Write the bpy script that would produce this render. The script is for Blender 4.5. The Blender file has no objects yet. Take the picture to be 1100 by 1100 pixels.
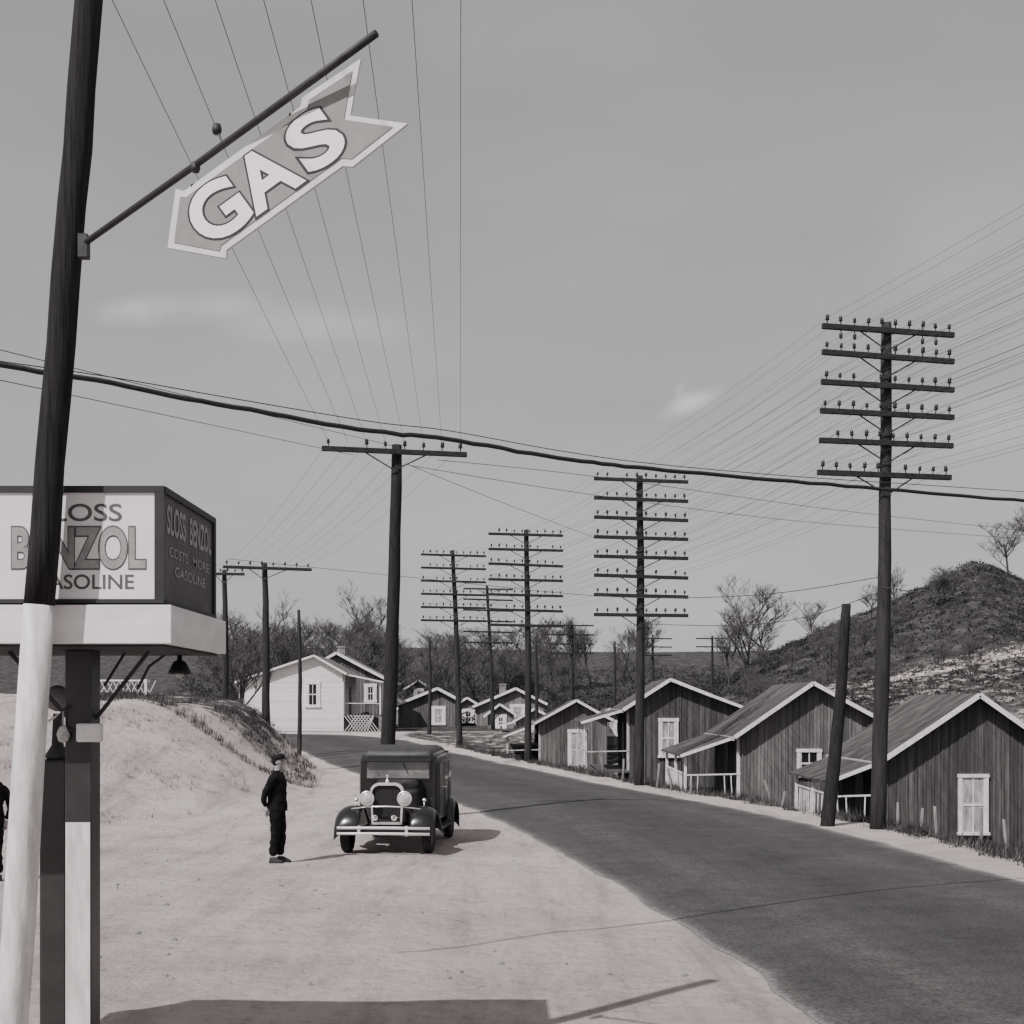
import bpy, math, random
from mathutils import Vector, Matrix, noise
random.seed(7)
S=bpy.context.scene; COL=S.collection
F=1400.0; CH=2.6; HY=760.0
def P(x,y,D): return Vector(((x-550)*D/F, D, CH-(y-HY)*D/F))
def PX(x,D): return (x-550)*D/F
def PZ(y,D): return CH-(y-HY)*D/F
def sm(t):
    t=max(0.0,min(1.0,t)); return t*t*(3-2*t)
def itp(tab,x):
    if x<=tab[0][0]: return tab[0][1]
    for (a,b),(c,d) in zip(tab,tab[1:]):
        if x<=c: return b+(d-b)*(x-a)/(c-a)
    return tab[-1][1]
def sitp(tab,x,w=3.0): return sum(itp(tab,x+w*k) for k in (-1,-.5,0,.5,1))/5
# ---------- mesh builder
class MB:
    def __init__(s): s.v=[]; s.f=[]; s.m=[]
    def add(s,vs,fs,mi=0):
        o=len(s.v); s.v+= [Vector(v) for v in vs]
        for f in fs: s.f.append([i+o for i in f]); s.m.append(mi)
        return s
    def box(s,x0,x1,y0,y1,z0,z1,mi=0):
        vs=[(x,y,z) for x in (x0,x1) for y in (y0,y1) for z in (z0,z1)]
        return s.add(vs,[(0,1,3,2),(4,6,7,5),(0,4,5,1),(2,3,7,6),(0,2,6,4),(1,5,7,3)],mi)
    def bar(s,p,q,w,h,up=(0,0,1),mi=0):
        p=Vector(p);q=Vector(q);d=(q-p).normalized();u=Vector(up)
        r=d.cross(u)
        if r.length<1e-4: r=d.cross(Vector((1,0,0)))
        r.normalize();u=r.cross(d).normalized()
        vs=[c+r*(a*w/2)+u*(b*h/2) for c in (p,q) for a in (-1,1) for b in (-1,1)]
        return s.add(vs,[(0,1,3,2),(4,6,7,5),(0,4,5,1),(2,3,7,6),(0,2,6,4),(1,5,7,3)],mi)
    def path(s,pts,rs,n=6,mi=0,cap=True):
        pts=[Vector(p) for p in pts]
        if not isinstance(rs,(list,tuple)): rs=[rs]*len(pts)
        vs=[];fs=[];ref=None
        for i,p in enumerate(pts):
            d=(pts[min(i+1,len(pts)-1)]-pts[max(i-1,0)]).normalized()
            if ref is None:
                ref=d.cross(Vector((0,0,1)))
                if ref.length<.05: ref=d.cross(Vector((1,0,0)))
            ref=(ref-d*ref.dot(d)).normalized(); b=d.cross(ref)
            for k in range(n):
                a=2*math.pi*k/n; vs.append(p+(ref*math.cos(a)+b*math.sin(a))*rs[i])
        for i in range(len(pts)-1):
            for k in range(n):
                fs.append((i*n+k,i*n+(k+1)%n,(i+1)*n+(k+1)%n,(i+1)*n+k))
        if cap: fs.append(tuple(range(n))[::-1]); fs.append(tuple(range((len(pts)-1)*n,len(pts)*n)))
        return s.add(vs,fs,mi)
    def lathe(s,prof,o,ax=(0,0,1),n=16,mi=0):
        o=Vector(o);ax=Vector(ax).normalized();r=ax.cross(Vector((0,0,1)))
        if r.length<.05: r=ax.cross(Vector((1,0,0)))
        r.normalize();b=ax.cross(r);vs=[];fs=[]
        for (R,h) in prof:
            for k in range(n):
                a=2*math.pi*k/n; vs.append(o+ax*h+(r*math.cos(a)+b*math.sin(a))*max(R,1e-4))
        for i in range(len(prof)-1):
            for k in range(n): fs.append((i*n+k,i*n+(k+1)%n,(i+1)*n+(k+1)%n,(i+1)*n+k))
        return s.add(vs,fs,mi)
    def loft(s,rings,mi=0,cap=True):
        n=len(rings[0]);vs=[v for r in rings for v in r];fs=[]
        for i in range(len(rings)-1):
            for k in range(n): fs.append((i*n+k,i*n+(k+1)%n,(i+1)*n+(k+1)%n,(i+1)*n+k))
        if cap: fs.append(tuple(range(n))[::-1]);fs.append(tuple(range((len(rings)-1)*n,len(rings)*n)))
        return s.add(vs,fs,mi)
    def prism(s,poly,a,b,mi=0):   # poly in XZ, extruded along Y a..b
        n=len(poly);return s.loft([[(x,a,z) for x,z in poly],[(x,b,z) for x,z in poly]],mi)
    def build(s,name,mats,parent=None,smooth=False,bevel=0,fixn=True):
        off=Vector((0,0,0));p=parent
        while p is not None: off+=p.location;p=p.parent
        me=bpy.data.meshes.new(name);me.from_pydata([tuple(v-off) for v in s.v],[],s.f)
        if not isinstance(mats,(list,tuple)): mats=[mats]
        for m in mats: me.materials.append(m)
        if len(mats)>1: me.polygons.foreach_set('material_index',s.m)
        if fixn:
            import bmesh
            bm=bmesh.new();bm.from_mesh(me);bmesh.ops.recalc_face_normals(bm,faces=bm.faces);bm.to_mesh(me);bm.free()
        if smooth: me.polygons.foreach_set('use_smooth',[True]*len(me.polygons))
        me.update();o=bpy.data.objects.new(name,me);COL.objects.link(o)
        if parent is not None: o.parent=parent
        if bevel:
            b=o.modifiers.new('b','BEVEL');b.width=bevel;b.segments=2;b.limit_method='ANGLE'
        return o
def tag(o,label,cat,group=None,kind=None):
    o['label']=label;o['category']=cat
    if group:o['group']=group
    if kind:o['kind']=kind
    return o
def thing(name,label,cat,loc,group=None):
    o=bpy.data.objects.new(name,None);COL.objects.link(o);o.location=loc;o.empty_display_size=.2
    return tag(o,label,cat,group)
def struct(o): o['kind']='structure';return o
# ---------- materials
T=(1.025,0.988,0.99)
def grey(v): return (v*T[0],v*T[1],v*T[2],1)
def mat(name,v,rough=.8,var=.25,scale=(4,4,4),bump=0.0,detail=6,metal=0,v2=None,sp=None,boards=None,bdist=.02):
    m=bpy.data.materials.new(name);m.use_nodes=True;N=m.node_tree.nodes;L=m.node_tree.links
    b=N['Principled BSDF'];b.inputs['Roughness'].default_value=rough;b.inputs['Metallic'].default_value=metal
    if sp is None and rough>.75: sp=.2
    if sp is not None:b.inputs['Specular IOR Level'].default_value=sp
    tc=N.new('ShaderNodeTexCoord');mp=N.new('ShaderNodeMapping');mp.inputs['Scale'].default_value=scale
    L.new(tc.outputs['Object'],mp.inputs['Vector'])
    nz=N.new('ShaderNodeTexNoise');nz.inputs['Scale'].default_value=1;nz.inputs['Detail'].default_value=detail;nz.inputs['Roughness'].default_value=.65
    L.new(mp.outputs[0],nz.inputs['Vector'])
    cr=N.new('ShaderNodeValToRGB');cr.color_ramp.elements[0].position=.3;cr.color_ramp.elements[1].position=.7
    lo=v*(1-var);hi=v*(1+var) if v2 is None else v2
    cr.color_ramp.elements[0].color=grey(lo);cr.color_ramp.elements[1].color=grey(hi)
    L.new(nz.outputs['Fac'],cr.inputs[0]);out=cr.outputs[0]
    if boards:
        axis,w,amt=boards
        sx=N.new('ShaderNodeSeparateXYZ');L.new(tc.outputs['Object'],sx.inputs[0])
        if axis=='v':
            a=N.new('ShaderNodeMath');a.operation='ADD';L.new(sx.outputs[0],a.inputs[0]);L.new(sx.outputs[1],a.inputs[1]);src=a.outputs[0]
        else: src=sx.outputs[2]
        d=N.new('ShaderNodeMath');d.operation='DIVIDE';L.new(src,d.inputs[0]);d.inputs[1].default_value=w
        fl=N.new('ShaderNodeMath');fl.operation='FLOOR';L.new(d.outputs[0],fl.inputs[0])
        wn=N.new('ShaderNodeTexWhiteNoise');wn.noise_dimensions='1D';L.new(fl.outputs[0],wn.inputs['W'])
        fr=N.new('ShaderNodeMath');fr.operation='FRACT';L.new(d.outputs[0],fr.inputs[0])
        gt=N.new('ShaderNodeMath');gt.operation='GREATER_THAN';gt.inputs[1].default_value=.1;L.new(fr.outputs[0],gt.inputs[0])
        mr=N.new('ShaderNodeMapRange');mr.inputs['To Min'].default_value=1-amt;mr.inputs['To Max'].default_value=1+amt;L.new(wn.outputs['Value'],mr.inputs['Value'])
        gm=N.new('ShaderNodeMapRange');gm.inputs['To Min'].default_value=.5;gm.inputs['To Max'].default_value=1;L.new(gt.outputs[0],gm.inputs['Value'])
        mu=N.new('ShaderNodeMath');mu.operation='MULTIPLY';L.new(mr.outputs[0],mu.inputs[0]);L.new(gm.outputs[0],mu.inputs[1])
        vm=N.new('ShaderNodeVectorMath');vm.operation='SCALE';L.new(out,vm.inputs[0]);L.new(mu.outputs[0],vm.inputs['Scale']);out=vm.outputs[0]
    L.new(out,b.inputs['Base Color'])
    if bump:
        bp=N.new('ShaderNodeBump');bp.inputs['Strength'].default_value=bump;bp.inputs['Distance'].default_value=bdist
        L.new(nz.outputs['Fac'],bp.inputs['Height']);L.new(bp.outputs[0],b.inputs['Normal'])
    return m
M={}
M['pole']=mat('pole wood',.022,.9,.6,(40,40,2.2),.9)
M['polew']=mat('whitewashed pole',.66,.85,.3,(14,14,3),.5,v2=.84)
M['polefar']=mat('weathered pole',.033,.9,.5,(12,12,1.2),.4)
M['arm']=mat('crossarm wood',.032,.85,.4,(6,20,20),.3)
M['insul']=mat('glass insulator',.025,.2,.3,(20,20,20))
M['wire']=mat('wire',.05,.6,.1);M['cable']=mat('cable',.02,.7,.4,(8,40,40),.5)
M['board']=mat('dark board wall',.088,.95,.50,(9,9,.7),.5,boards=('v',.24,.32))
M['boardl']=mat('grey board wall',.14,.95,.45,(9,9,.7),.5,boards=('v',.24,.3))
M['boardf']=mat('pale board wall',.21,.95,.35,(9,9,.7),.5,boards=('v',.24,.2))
M['batten']=mat('batten',.075,.95,.5,(6,6,.8),.2)
M['whitew']=mat('white clapboard',.74,.75,.12,(2,2,6),.1,boards=('h',.16,.08))
M['roof']=mat('felt roof',.085,.95,.5,(1.2,2.5,1.2),.5,boards=('v',.9,.15))
M['roofl']=mat('light roof',.15,.9,.35,(1.2,2.5,1.2),.4)
M['trim']=mat('white trim',.78,.75,.2,(5,5,5),.15,v2=.86)
M['trimo']=mat('weathered trim',.46,.85,.5,(7,7,3),.3)
M['glassd']=mat('dark pane',.02,.15,.5,(1,1,1))
M['curtain']=mat('curtained pane',.36,.35,.7,(5,5,1.5))
M['porch']=mat('porch wood',.09,.9,.5,(3,3,3),.3)
M['stone']=mat('stone',.22,.9,.5,(5,5,5),.8)
M['lattice']=mat('lattice',.6,.8,.1)
M['black']=mat('black paint',.010,.22,.3,(3,3,3),sp=.6)
M['blackm']=mat('dull black',.015,.6,.3)
M['chrome']=mat('chrome',.92,.34,.06,(9,9,9),metal=.85)
M['lens']=mat('lens',.50,.18,.35,(22,22,22))
M['tyre']=mat('tyre',.022,.9,.3,(20,20,20),.3)
M['rim']=mat('rim',.10,.5,.2)
M['cwind']=mat('glass painted bright',.13,.08,.6,(2.2,2.2,3),sp=.9)  # lightened base colour stands in for the bright view through the car glass
M['ctop']=mat('car top fabric',.035,.6,.3,(10,10,10),.2)
M['signw']=mat('sign white',.80,.6,.08,(2.5,2.5,5),.05,v2=.86)
M['signframe']=mat('sign frame',.02,.6,.4,(5,5,5))
M['letd']=mat('sign lettering grey',.09,.7,.25,(10,10,10));M['letb']=mat('sign lettering pale',.30,.7,.22,(14,14,14))
M['signshade']=mat('sign side painted shade',.09,.7,.3,(5,5,5));M['letside']=mat('side lettering',.32,.7,.3,(16,16,16))  # shade on the box side away from the sun is put into its colour
M['arrow']=mat('arrow field',.24,.6,.12,(6,6,6),.1);M['arrowb']=mat('arrow border',.66,.6,.14,(9,9,9))
M['arrowl']=mat('arrow letter',.86,.5,.03,(6,6,6));M['arrowo']=mat('arrow outline',.03,.5,.2)
M['iron']=mat('iron',.025,.6,.4,(10,10,10),.3)
M['fascia']=mat('fascia',.76,.6,.12,(3,3,7),.1)
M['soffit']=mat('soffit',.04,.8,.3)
M['pump']=mat('pump paint',.03,.4,.3,(4,4,4));M['globe']=mat('globe',.16,.4,.2)
M['cloth']=mat('dark cloth',.010,.95,.5,(14,14,8),.9,sp=.1);M['skin']=mat('skin',.27,.6,.25,(20,20,20));M['cap']=mat('cap cloth',.014,.9,.3,(20,20,20),sp=.1)
M['bark']=mat('bark',.06,.95,.4,(8,8,2),.4);M['twig']=mat('twigs',.10,.95,.35)
M['grass']=mat('dry grass',.16,.95,.6,(1.5,1.5,1.5));M['grassd']=mat('dark weeds',.05,.95,.5,(1,1,1));M['scrub']=mat('scrub',.032,.98,.7,(.22,.22,.22),v2=.07)
M['post']=mat('old post',.18,.9,.5,(10,10,2),.4)
def asphalt():
    m=mat('asphalt',.058,.9,.15,(3,3,3),.25,bdist=.01);N=m.node_tree.nodes;L=m.node_tree.links;b=N['Principled BSDF']
    at=N.new('ShaderNodeAttribute');at.attribute_name='u'
    cr=N.new('ShaderNodeValToRGB');e=cr.color_ramp.elements
    e[0].position=0;e[0].color=(3.4,3.4,3.4,1);e[1].position=1;e[1].color=(4,4,4,1)
    for p,v in ((.015,1.6),(.04,1.1),(.14,1.0),(.24,1.2),(.32,1.0),(.5,.82),(.68,1.0),(.78,1.18),(.88,1.0),(.95,1.2),(.98,2.1)):
        q=e.new(p);q.color=(v,v,v,1)
    tc=N.new('ShaderNodeTexCoord');nz=N.new('ShaderNodeTexNoise');nz.inputs['Scale'].default_value=.6;nz.inputs['Detail'].default_value=9;nz.inputs['Roughness'].default_value=.75
    L.new(tc.outputs['Object'],nz.inputs['Vector'])
    mm=N.new('ShaderNodeMath');mm.operation='MULTIPLY_ADD';L.new(nz.outputs['Fac'],mm.inputs[0]);mm.inputs[1].default_value=.07;mm.inputs[2].default_value=-.035
    ad=N.new('ShaderNodeMath');ad.operation='ADD';L.new(mm.outputs[0],ad.inputs[0]);L.new(at.outputs['Fac'],ad.inputs[1]);L.new(ad.outputs[0],cr.inputs[0])
    mx=N.new('ShaderNodeVectorMath');mx.operation='MULTIPLY'
    src=b.inputs['Base Color'].links[0].from_socket
    L.new(src,mx.inputs[0]);L.new(cr.outputs[0],mx.inputs[1])
    m2=N.new('ShaderNodeMapRange');m2.inputs['From Min'].default_value=.3;m2.inputs['From Max'].default_value=.7;m2.inputs['To Min'].default_value=.75;m2.inputs['To Max'].default_value=1.28;L.new(nz.outputs['Fac'],m2.inputs['Value'])
    sc=N.new('ShaderNodeVectorMath');sc.operation='SCALE';L.new(mx.outputs[0],sc.inputs[0]);L.new(m2.outputs[0],sc.inputs['Scale'])
    vo=N.new('ShaderNodeTexNoise');vo.inputs['Scale'].default_value=28;vo.inputs['Detail'].default_value=3;L.new(tc.outputs['Object'],vo.inputs['Vector'])
    m4=N.new('ShaderNodeMapRange');m4.inputs['From Min'].default_value=.3;m4.inputs['From Max'].default_value=.7;m4.inputs['To Min'].default_value=.6;m4.inputs['To Max'].default_value=1.4;L.new(vo.outputs['Fac'],m4.inputs['Value'])
    s3=N.new('ShaderNodeVectorMath');s3.operation='SCALE';L.new(sc.outputs[0],s3.inputs[0]);L.new(m4.outputs[0],s3.inputs['Scale']);L.new(s3.outputs[0],b.inputs['Base Color'])
    return m
M['asphalt']=asphalt()
def groundmat():
    m=bpy.data.materials.new('ground');m.use_nodes=True;N=m.node_tree.nodes;L=m.node_tree.links;b=N['Principled BSDF'];b.inputs['Roughness'].default_value=.95
    b.inputs['Specular IOR Level'].default_value=.05
    tc=N.new('ShaderNodeTexCoord')
    def nz(sc,det=8,r=.65,scale=None,rot=.35):
        n=N.new('ShaderNodeTexNoise');n.inputs['Scale'].default_value=sc;n.inputs['Detail'].default_value=det;n.inputs['Roughness'].default_value=r
        if scale:
            mp=N.new('ShaderNodeMapping');mp.inputs['Scale'].default_value=scale;mp.inputs['Rotation'].default_value=(0,0,rot);L.new(tc.outputs['Object'],mp.inputs[0]);L.new(mp.outputs[0],n.inputs['Vector'])
        else: L.new(tc.outputs['Object'],n.inputs['Vector'])
        return n.outputs['Fac']
    def ramp(src,*st):
        cr=N.new('ShaderNodeValToRGB');e=cr.color_ramp.elements;e[0].position=st[0][0];e[0].color=grey(st[0][1]);e[1].position=st[-1][0];e[1].color=grey(st[-1][1])
        for p,v in st[1:-1]: e.new(p).color=grey(v)
        L.new(src,cr.inputs[0]);return cr.outputs[0]
    a=nz(.35);f=nz(7,8,.85);t=nz(.5,8,.7,(3.2,.35,1));g3=nz(1.1,9,.8)
    d1=ramp(a,(.3,.44),(.5,.55),(.7,.62));d2=ramp(f,(.32,.30),(.43,.92),(.52,1.0),(.75,1.12));d3=ramp(t,(.35,.74),(.5,1.0),(.65,1.06));d4=ramp(g3,(.33,.62),(.43,.95),(.6,1.05))
    def mul(x,y):
        q=N.new('ShaderNodeVectorMath');q.operation='MULTIPLY';L.new(x,q.inputs[0]);L.new(y,q.inputs[1]);return q.outputs[0]
    dirt=mul(mul(mul(d1,d2),d3),d4)
    v1=ramp(nz(.8,9,.75),(.32,.025),(.5,.06),(.70,.15));
    at=N.new('ShaderNodeAttribute');at.attribute_name='veg'
    s=N.new('ShaderNodeMath');s.operation='ADD';L.new(at.outputs['Fac'],s.inputs[0]);n4=nz(1.3,8,.75)
    ms=N.new('ShaderNodeMath');ms.operation='MULTIPLY_ADD';L.new(n4,ms.inputs[0]);ms.inputs[1].default_value=2.4;ms.inputs[2].default_value=-1.2
    L.new(ms.outputs[0],s.inputs[1])
    cl=N.new('ShaderNodeMapRange');cl.inputs['From Min'].default_value=.35;cl.inputs['From Max'].default_value=.65;L.new(s.outputs[0],cl.inputs['Value'])
    mx=N.new('ShaderNodeMix');mx.data_type='RGBA';L.new(cl.outputs[0],mx.inputs[0]);L.new(dirt,mx.inputs[6]);L.new(v1,mx.inputs[7]);L.new(mx.outputs[2],b.inputs['Base Color'])
    ad=N.new('ShaderNodeMath');ad.operation='MULTIPLY_ADD';L.new(f,ad.inputs[0]);ad.inputs[1].default_value=.4;L.new(nz(1.6,8,.7),ad.inputs[2])
    bp=N.new('ShaderNodeBump');bp.inputs['Strength'].default_value=1.0;bp.inputs['Distance'].default_value=.16;L.new(ad.outputs[0],bp.inputs['Height']);L.new(bp.outputs[0],b.inputs['Normal'])
    return m
M['ground']=groundmat()
# ---------- terrain
RL=[(-40,3.2),(0,3.0),(10,2.6),(15,2.14),(19.4,1.5),(28,.1),(36.4,-1.7),(48.5,-5.4),(57,-8.4),(66,-11.2),(72,-13.5)]
RR=[(-40,10.5),(0,9.3),(10,8.6),(19.4,7.6),(27.4,6.85),(31.7,6.2),(39.6,4.2),(50.6,1.5),(62,-3.1),(70,-6),(75,-8.5)]
TOE=[(-40,-80),(12,-45),(18,-24),(22,-15.5),(26,-10.5),(31,-7.2),(36,-5.4),(42,-5.6),(50,-6.9),(57,-9.7),(66,-12.8),(72,-15)]
RMP=[(20,10),(36,8),(50,4.6),(70,4.5)]
HILL=[(8,0),(14,.8),(19,3.4),(24,6.6),(30,9.0),(36,11.4),(42.9,14.8),(46.5,13.2),(52,12.0),(70,9),(100,5),(150,1)]
def zbase(Y): return 1.0*sm((Y-45)/33)
def fn(x,y,s,o=0): return noise.noise(Vector((x*s,y*s,o)))
def ground(X,Y):
    z=zbase(Y);rl=sitp(RL,Y);rr=sitp(RR,Y)
    d=sitp(TOE,Y)-X+fn(X,Y,.25)*.9
    bk=2.75*sm(d/itp(RMP,Y))*(1-sm((Y-62)/8))
    z+=bk*(1+.07*fn(X,Y,.3,3))
    e=X-(rr+1.3);z-=1.75*sm(e/3.5)*(1-sm((Y-60)/22))
    if X>6 and 60<Y<220:
        z+=sitp(HILL,X*120/max(Y,95),1.2)*(math.exp(-((Y-121)/25)**2/2) if Y<121 else math.exp(-((Y-121)/60)**2/2))*(1+.03*fn(X,Y,.1,5)+.02*fn(X,Y,.4,5))
    z+=15*math.exp(-((Y-310)/95)**2)*(1+.25*fn(X,Y,.01,2))*sm((Y-90)/80)
    off=min(1,max(0,max(rl-.6-X,X-rr-.3)/1.5)) if Y<62 else (min(1,max(0,X-rr-.3)) if Y<66 else sm((Y-86)/4))
    z+=off*(.05*fn(X,Y,.9)+.03*fn(X,Y,2.3)+(.16*fn(X,Y,.35,9)*min(1,bk+max(0,e)*.3)))
    return z
def veg(X,Y):
    rr=sitp(RR,Y);rl=sitp(RL,Y);e=X-(rr+1.2)
    v=0
    if Y<85:
        if e>0: v=max(v,.66*sm(e/1.2))
        d=sitp(TOE,Y)-X
        v=max(v,.70*sm((Y-41)/7)*sm((d-.8)/1.6)*(1-sm((d-8)/6)*.7),.16*sm(d/3))
    v=max(v,sm((Y-82)/8)*.95)
    if X>30 and 84<Y<112: v-=.45*sm((fn(X,Y,.09,7)-.12)/.15)
    return v
def frange(a,b,s):
    o=[];x=a
    while x<b-1e-6:o.append(x);x+=s
    return o
xs=frange(-900,-100,80)+frange(-100,-40,6)+frange(-40,-20,1)+frange(-20,22,.5)+frange(22,80,1.3)+frange(80,140,6)+frange(140,941,80)
ys=frange(-60,0,6)+frange(0,85,.5)+frange(85,160,1.5)+frange(160,420,8)+frange(420,2500,80)
g=MB();nx=len(xs);vg=[]
for y in ys:
    for x in xs:
        g.v.append(Vector((x,y,ground(x,y))));vg.append(veg(x,y))
for j in range(len(ys)-1):
    for i in range(nx-1):
        a=j*nx+i;g.f.append((a,a+1,a+nx+1,a+nx));g.m.append(0)
go=g.build('ground',M['ground'],smooth=True,fixn=False);struct(go)
at=go.data.attributes.new('veg','FLOAT','POINT');at.data.foreach_set('value',vg)
# road
pairs=[(Vector((sitp(RL,y),y)),Vector((sitp(RR,y),y))) for y in frange(-30,62.1,.4)]
key=[pairs[-1],(Vector((-12.0,67)),Vector((-5.6,69.5))),(Vector((-14.2,71)),Vector((-9.2,75.5))),(Vector((-18,73.5)),Vector((-15,79.5))),(Vector((-25,75)),Vector((-24,82))),(Vector((-45,77)),Vector((-45,84)))]
for (a,b),(c,d) in zip(key,key[1:]):
    for k in range(1,7): pairs.append((a.lerp(c,k/6),b.lerp(d,k/6)))
r=MB();n=14;us=[]
for i,(a,b) in enumerate(pairs):
    q=i*.4
    ja=fn(q,0,.5)*.12+fn(q,0,1.3)*.07;jb=fn(q,50,.5)*.18+fn(q,50,1.3)*.10
    w=(b-a).normalized();a=a+w*ja;b=b+w*jb
    for k in range(n+1):
        p=a.lerp(b,k/n);r.v.append(Vector((p.x,p.y,zbase(p.y)+.008+.07*math.sin(math.pi*k/n))));us.append(k/n)
for i in range(len(pairs)-1):
    for k in range(n):
        q=i*(n+1)+k;r.f.append((q,q+1,q+n+2,q+n+1));r.m.append(0)
ro=r.build('road',M['asphalt'],smooth=True,fixn=False);struct(ro)
at=ro.data.attributes.new('u','FLOAT','POINT');at.data.foreach_set('value',us)
# ---------- world and sun
w=bpy.data.worlds.new('World');S.world=w;w.use_nodes=True;N=w.node_tree.nodes;L=w.node_tree.links
bg=N['Background'];bg.inputs['Strength'].default_value=.1
sky=N.new('ShaderNodeTexSky');sky.sky_type='NISHITA';sky.sun_disc=False;sky.sun_elevation=math.radians(47.3);sky.sun_rotation=math.radians(220.6)
bw=N.new('ShaderNodeRGBToBW');L.new(sky.outputs[0],bw.inputs[0])
pw=N.new('ShaderNodeMath');pw.operation='POWER';L.new(bw.outputs[0],pw.inputs[0]);pw.inputs[1].default_value=.34
mu=N.new('ShaderNodeMath');mu.operation='MULTIPLY';L.new(pw.outputs[0],mu.inputs[0]);mu.inputs[1].default_value=3.3
tc=N.new('ShaderNodeTexCoord')
def wisp(px,py,sx,sy,amt,rot,nsc):
    d=P(px,py,1)-Vector((0,0,CH));d.normalize()
    sb=N.new('ShaderNodeVectorMath');sb.operation='SUBTRACT';L.new(tc.outputs['Generated'],sb.inputs[0]);sb.inputs[1].default_value=d
    mp=N.new('ShaderNodeMapping');mp.inputs['Rotation'].default_value=(0,rot,0);L.new(sb.outputs[0],mp.inputs[0])
    m3=N.new('ShaderNodeMapping');m3.inputs['Scale'].default_value=(1/sx,.5,1/sy);L.new(mp.outputs[0],m3.inputs[0])
    ln=N.new('ShaderNodeVectorMath');ln.operation='LENGTH';L.new(m3.outputs[0],ln.inputs[0])
    mr=N.new('ShaderNodeMapRange');mr.interpolation_type='SMOOTHSTEP';mr.inputs['From Min'].default_value=1;mr.inputs['From Max'].default_value=0;L.new(ln.outputs['Value'],mr.inputs['Value'])
    nz=N.new('ShaderNodeTexNoise');nz.inputs['Scale'].default_value=nsc;nz.inputs['Detail'].default_value=5;L.new(tc.outputs['Generated'],nz.inputs['Vector'])
    r2=N.new('ShaderNodeMapRange');r2.inputs['From Min'].default_value=.35;r2.inputs['From Max'].default_value=.6;L.new(nz.outputs['Fac'],r2.inputs['Value'])
    a=N.new('ShaderNodeMath');a.operation='MULTIPLY';L.new(mr.outputs[0],a.inputs[0]);L.new(r2.outputs[0],a.inputs[1])
    b=N.new('ShaderNodeMath');b.operation='MULTIPLY';L.new(a.outputs[0],b.inputs[0]);b.inputs[1].default_value=amt
    return b.outputs[0]
cur=None
nz=N.new('ShaderNodeTexNoise');nz.inputs['Scale'].default_value=3.2;nz.inputs['Detail'].default_value=6
mpp=N.new('ShaderNodeMapping');mpp.inputs['Scale'].default_value=(1,1,3.5);L.new(tc.outputs['Generated'],mpp.inputs[0]);L.new(mpp.outputs[0],nz.inputs['Vector'])
r3=N.new('ShaderNodeMapRange');r3.inputs['From Min'].default_value=.35;r3.inputs['From Max'].default_value=.75;r3.inputs['To Min'].default_value=.96;r3.inputs['To Max'].default_value=1.12;L.new(nz.outputs['Fac'],r3.inputs['Value']);cur=r3.outputs[0]
for args in ((742,433,.034,.010,.6,.35,38),(736,418,.009,.016,.45,-.4,50),(180,332,.085,.014,.55,.15,14),(330,350,.10,.02,.3,0,10),(1040,230,.10,.05,.15,.3,6),(1080,450,.05,.03,.2,.3,9)):
    ad=N.new('ShaderNodeMath');ad.operation='ADD';L.new(cur,ad.inputs[0]);L.new(wisp(*args),ad.inputs[1]);cur=ad.outputs[0]
m2=N.new('ShaderNodeMath');m2.operation='MULTIPLY';L.new(mu.outputs[0],m2.inputs[0]);L.new(cur,m2.inputs[1])
cm=N.new('ShaderNodeCombineXYZ')
for i in range(3):
    q=N.new('ShaderNodeMath');q.operation='MULTIPLY';q.inputs[1].default_value=T[i];L.new(m2.outputs[0],q.inputs[0]);L.new(q.outputs[0],cm.inputs[i])
L.new(cm.outputs[0],bg.inputs['Color'])
sd=bpy.data.lights.new('sun','SUN');sd.energy=5.0;sd.angle=math.radians(.5);sd.color=(1,.985,.97)
so=bpy.data.objects.new('sun',sd);COL.objects.link(so);so.rotation_euler=Vector((.6,.7,-1)).to_track_quat('-Z','Y').to_euler()
cd=bpy.data.cameras.new('camera');cd.sensor_width=36;cd.lens=F/1100*36;cd.shift_y=(HY-550)/1100;cd.clip_end=6000;cd.clip_start=.1
co=bpy.data.objects.new('camera',cd);COL.objects.link(co);co.location=(0,0,CH);co.rotation_euler=(math.pi/2,0,0);S.camera=co
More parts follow.
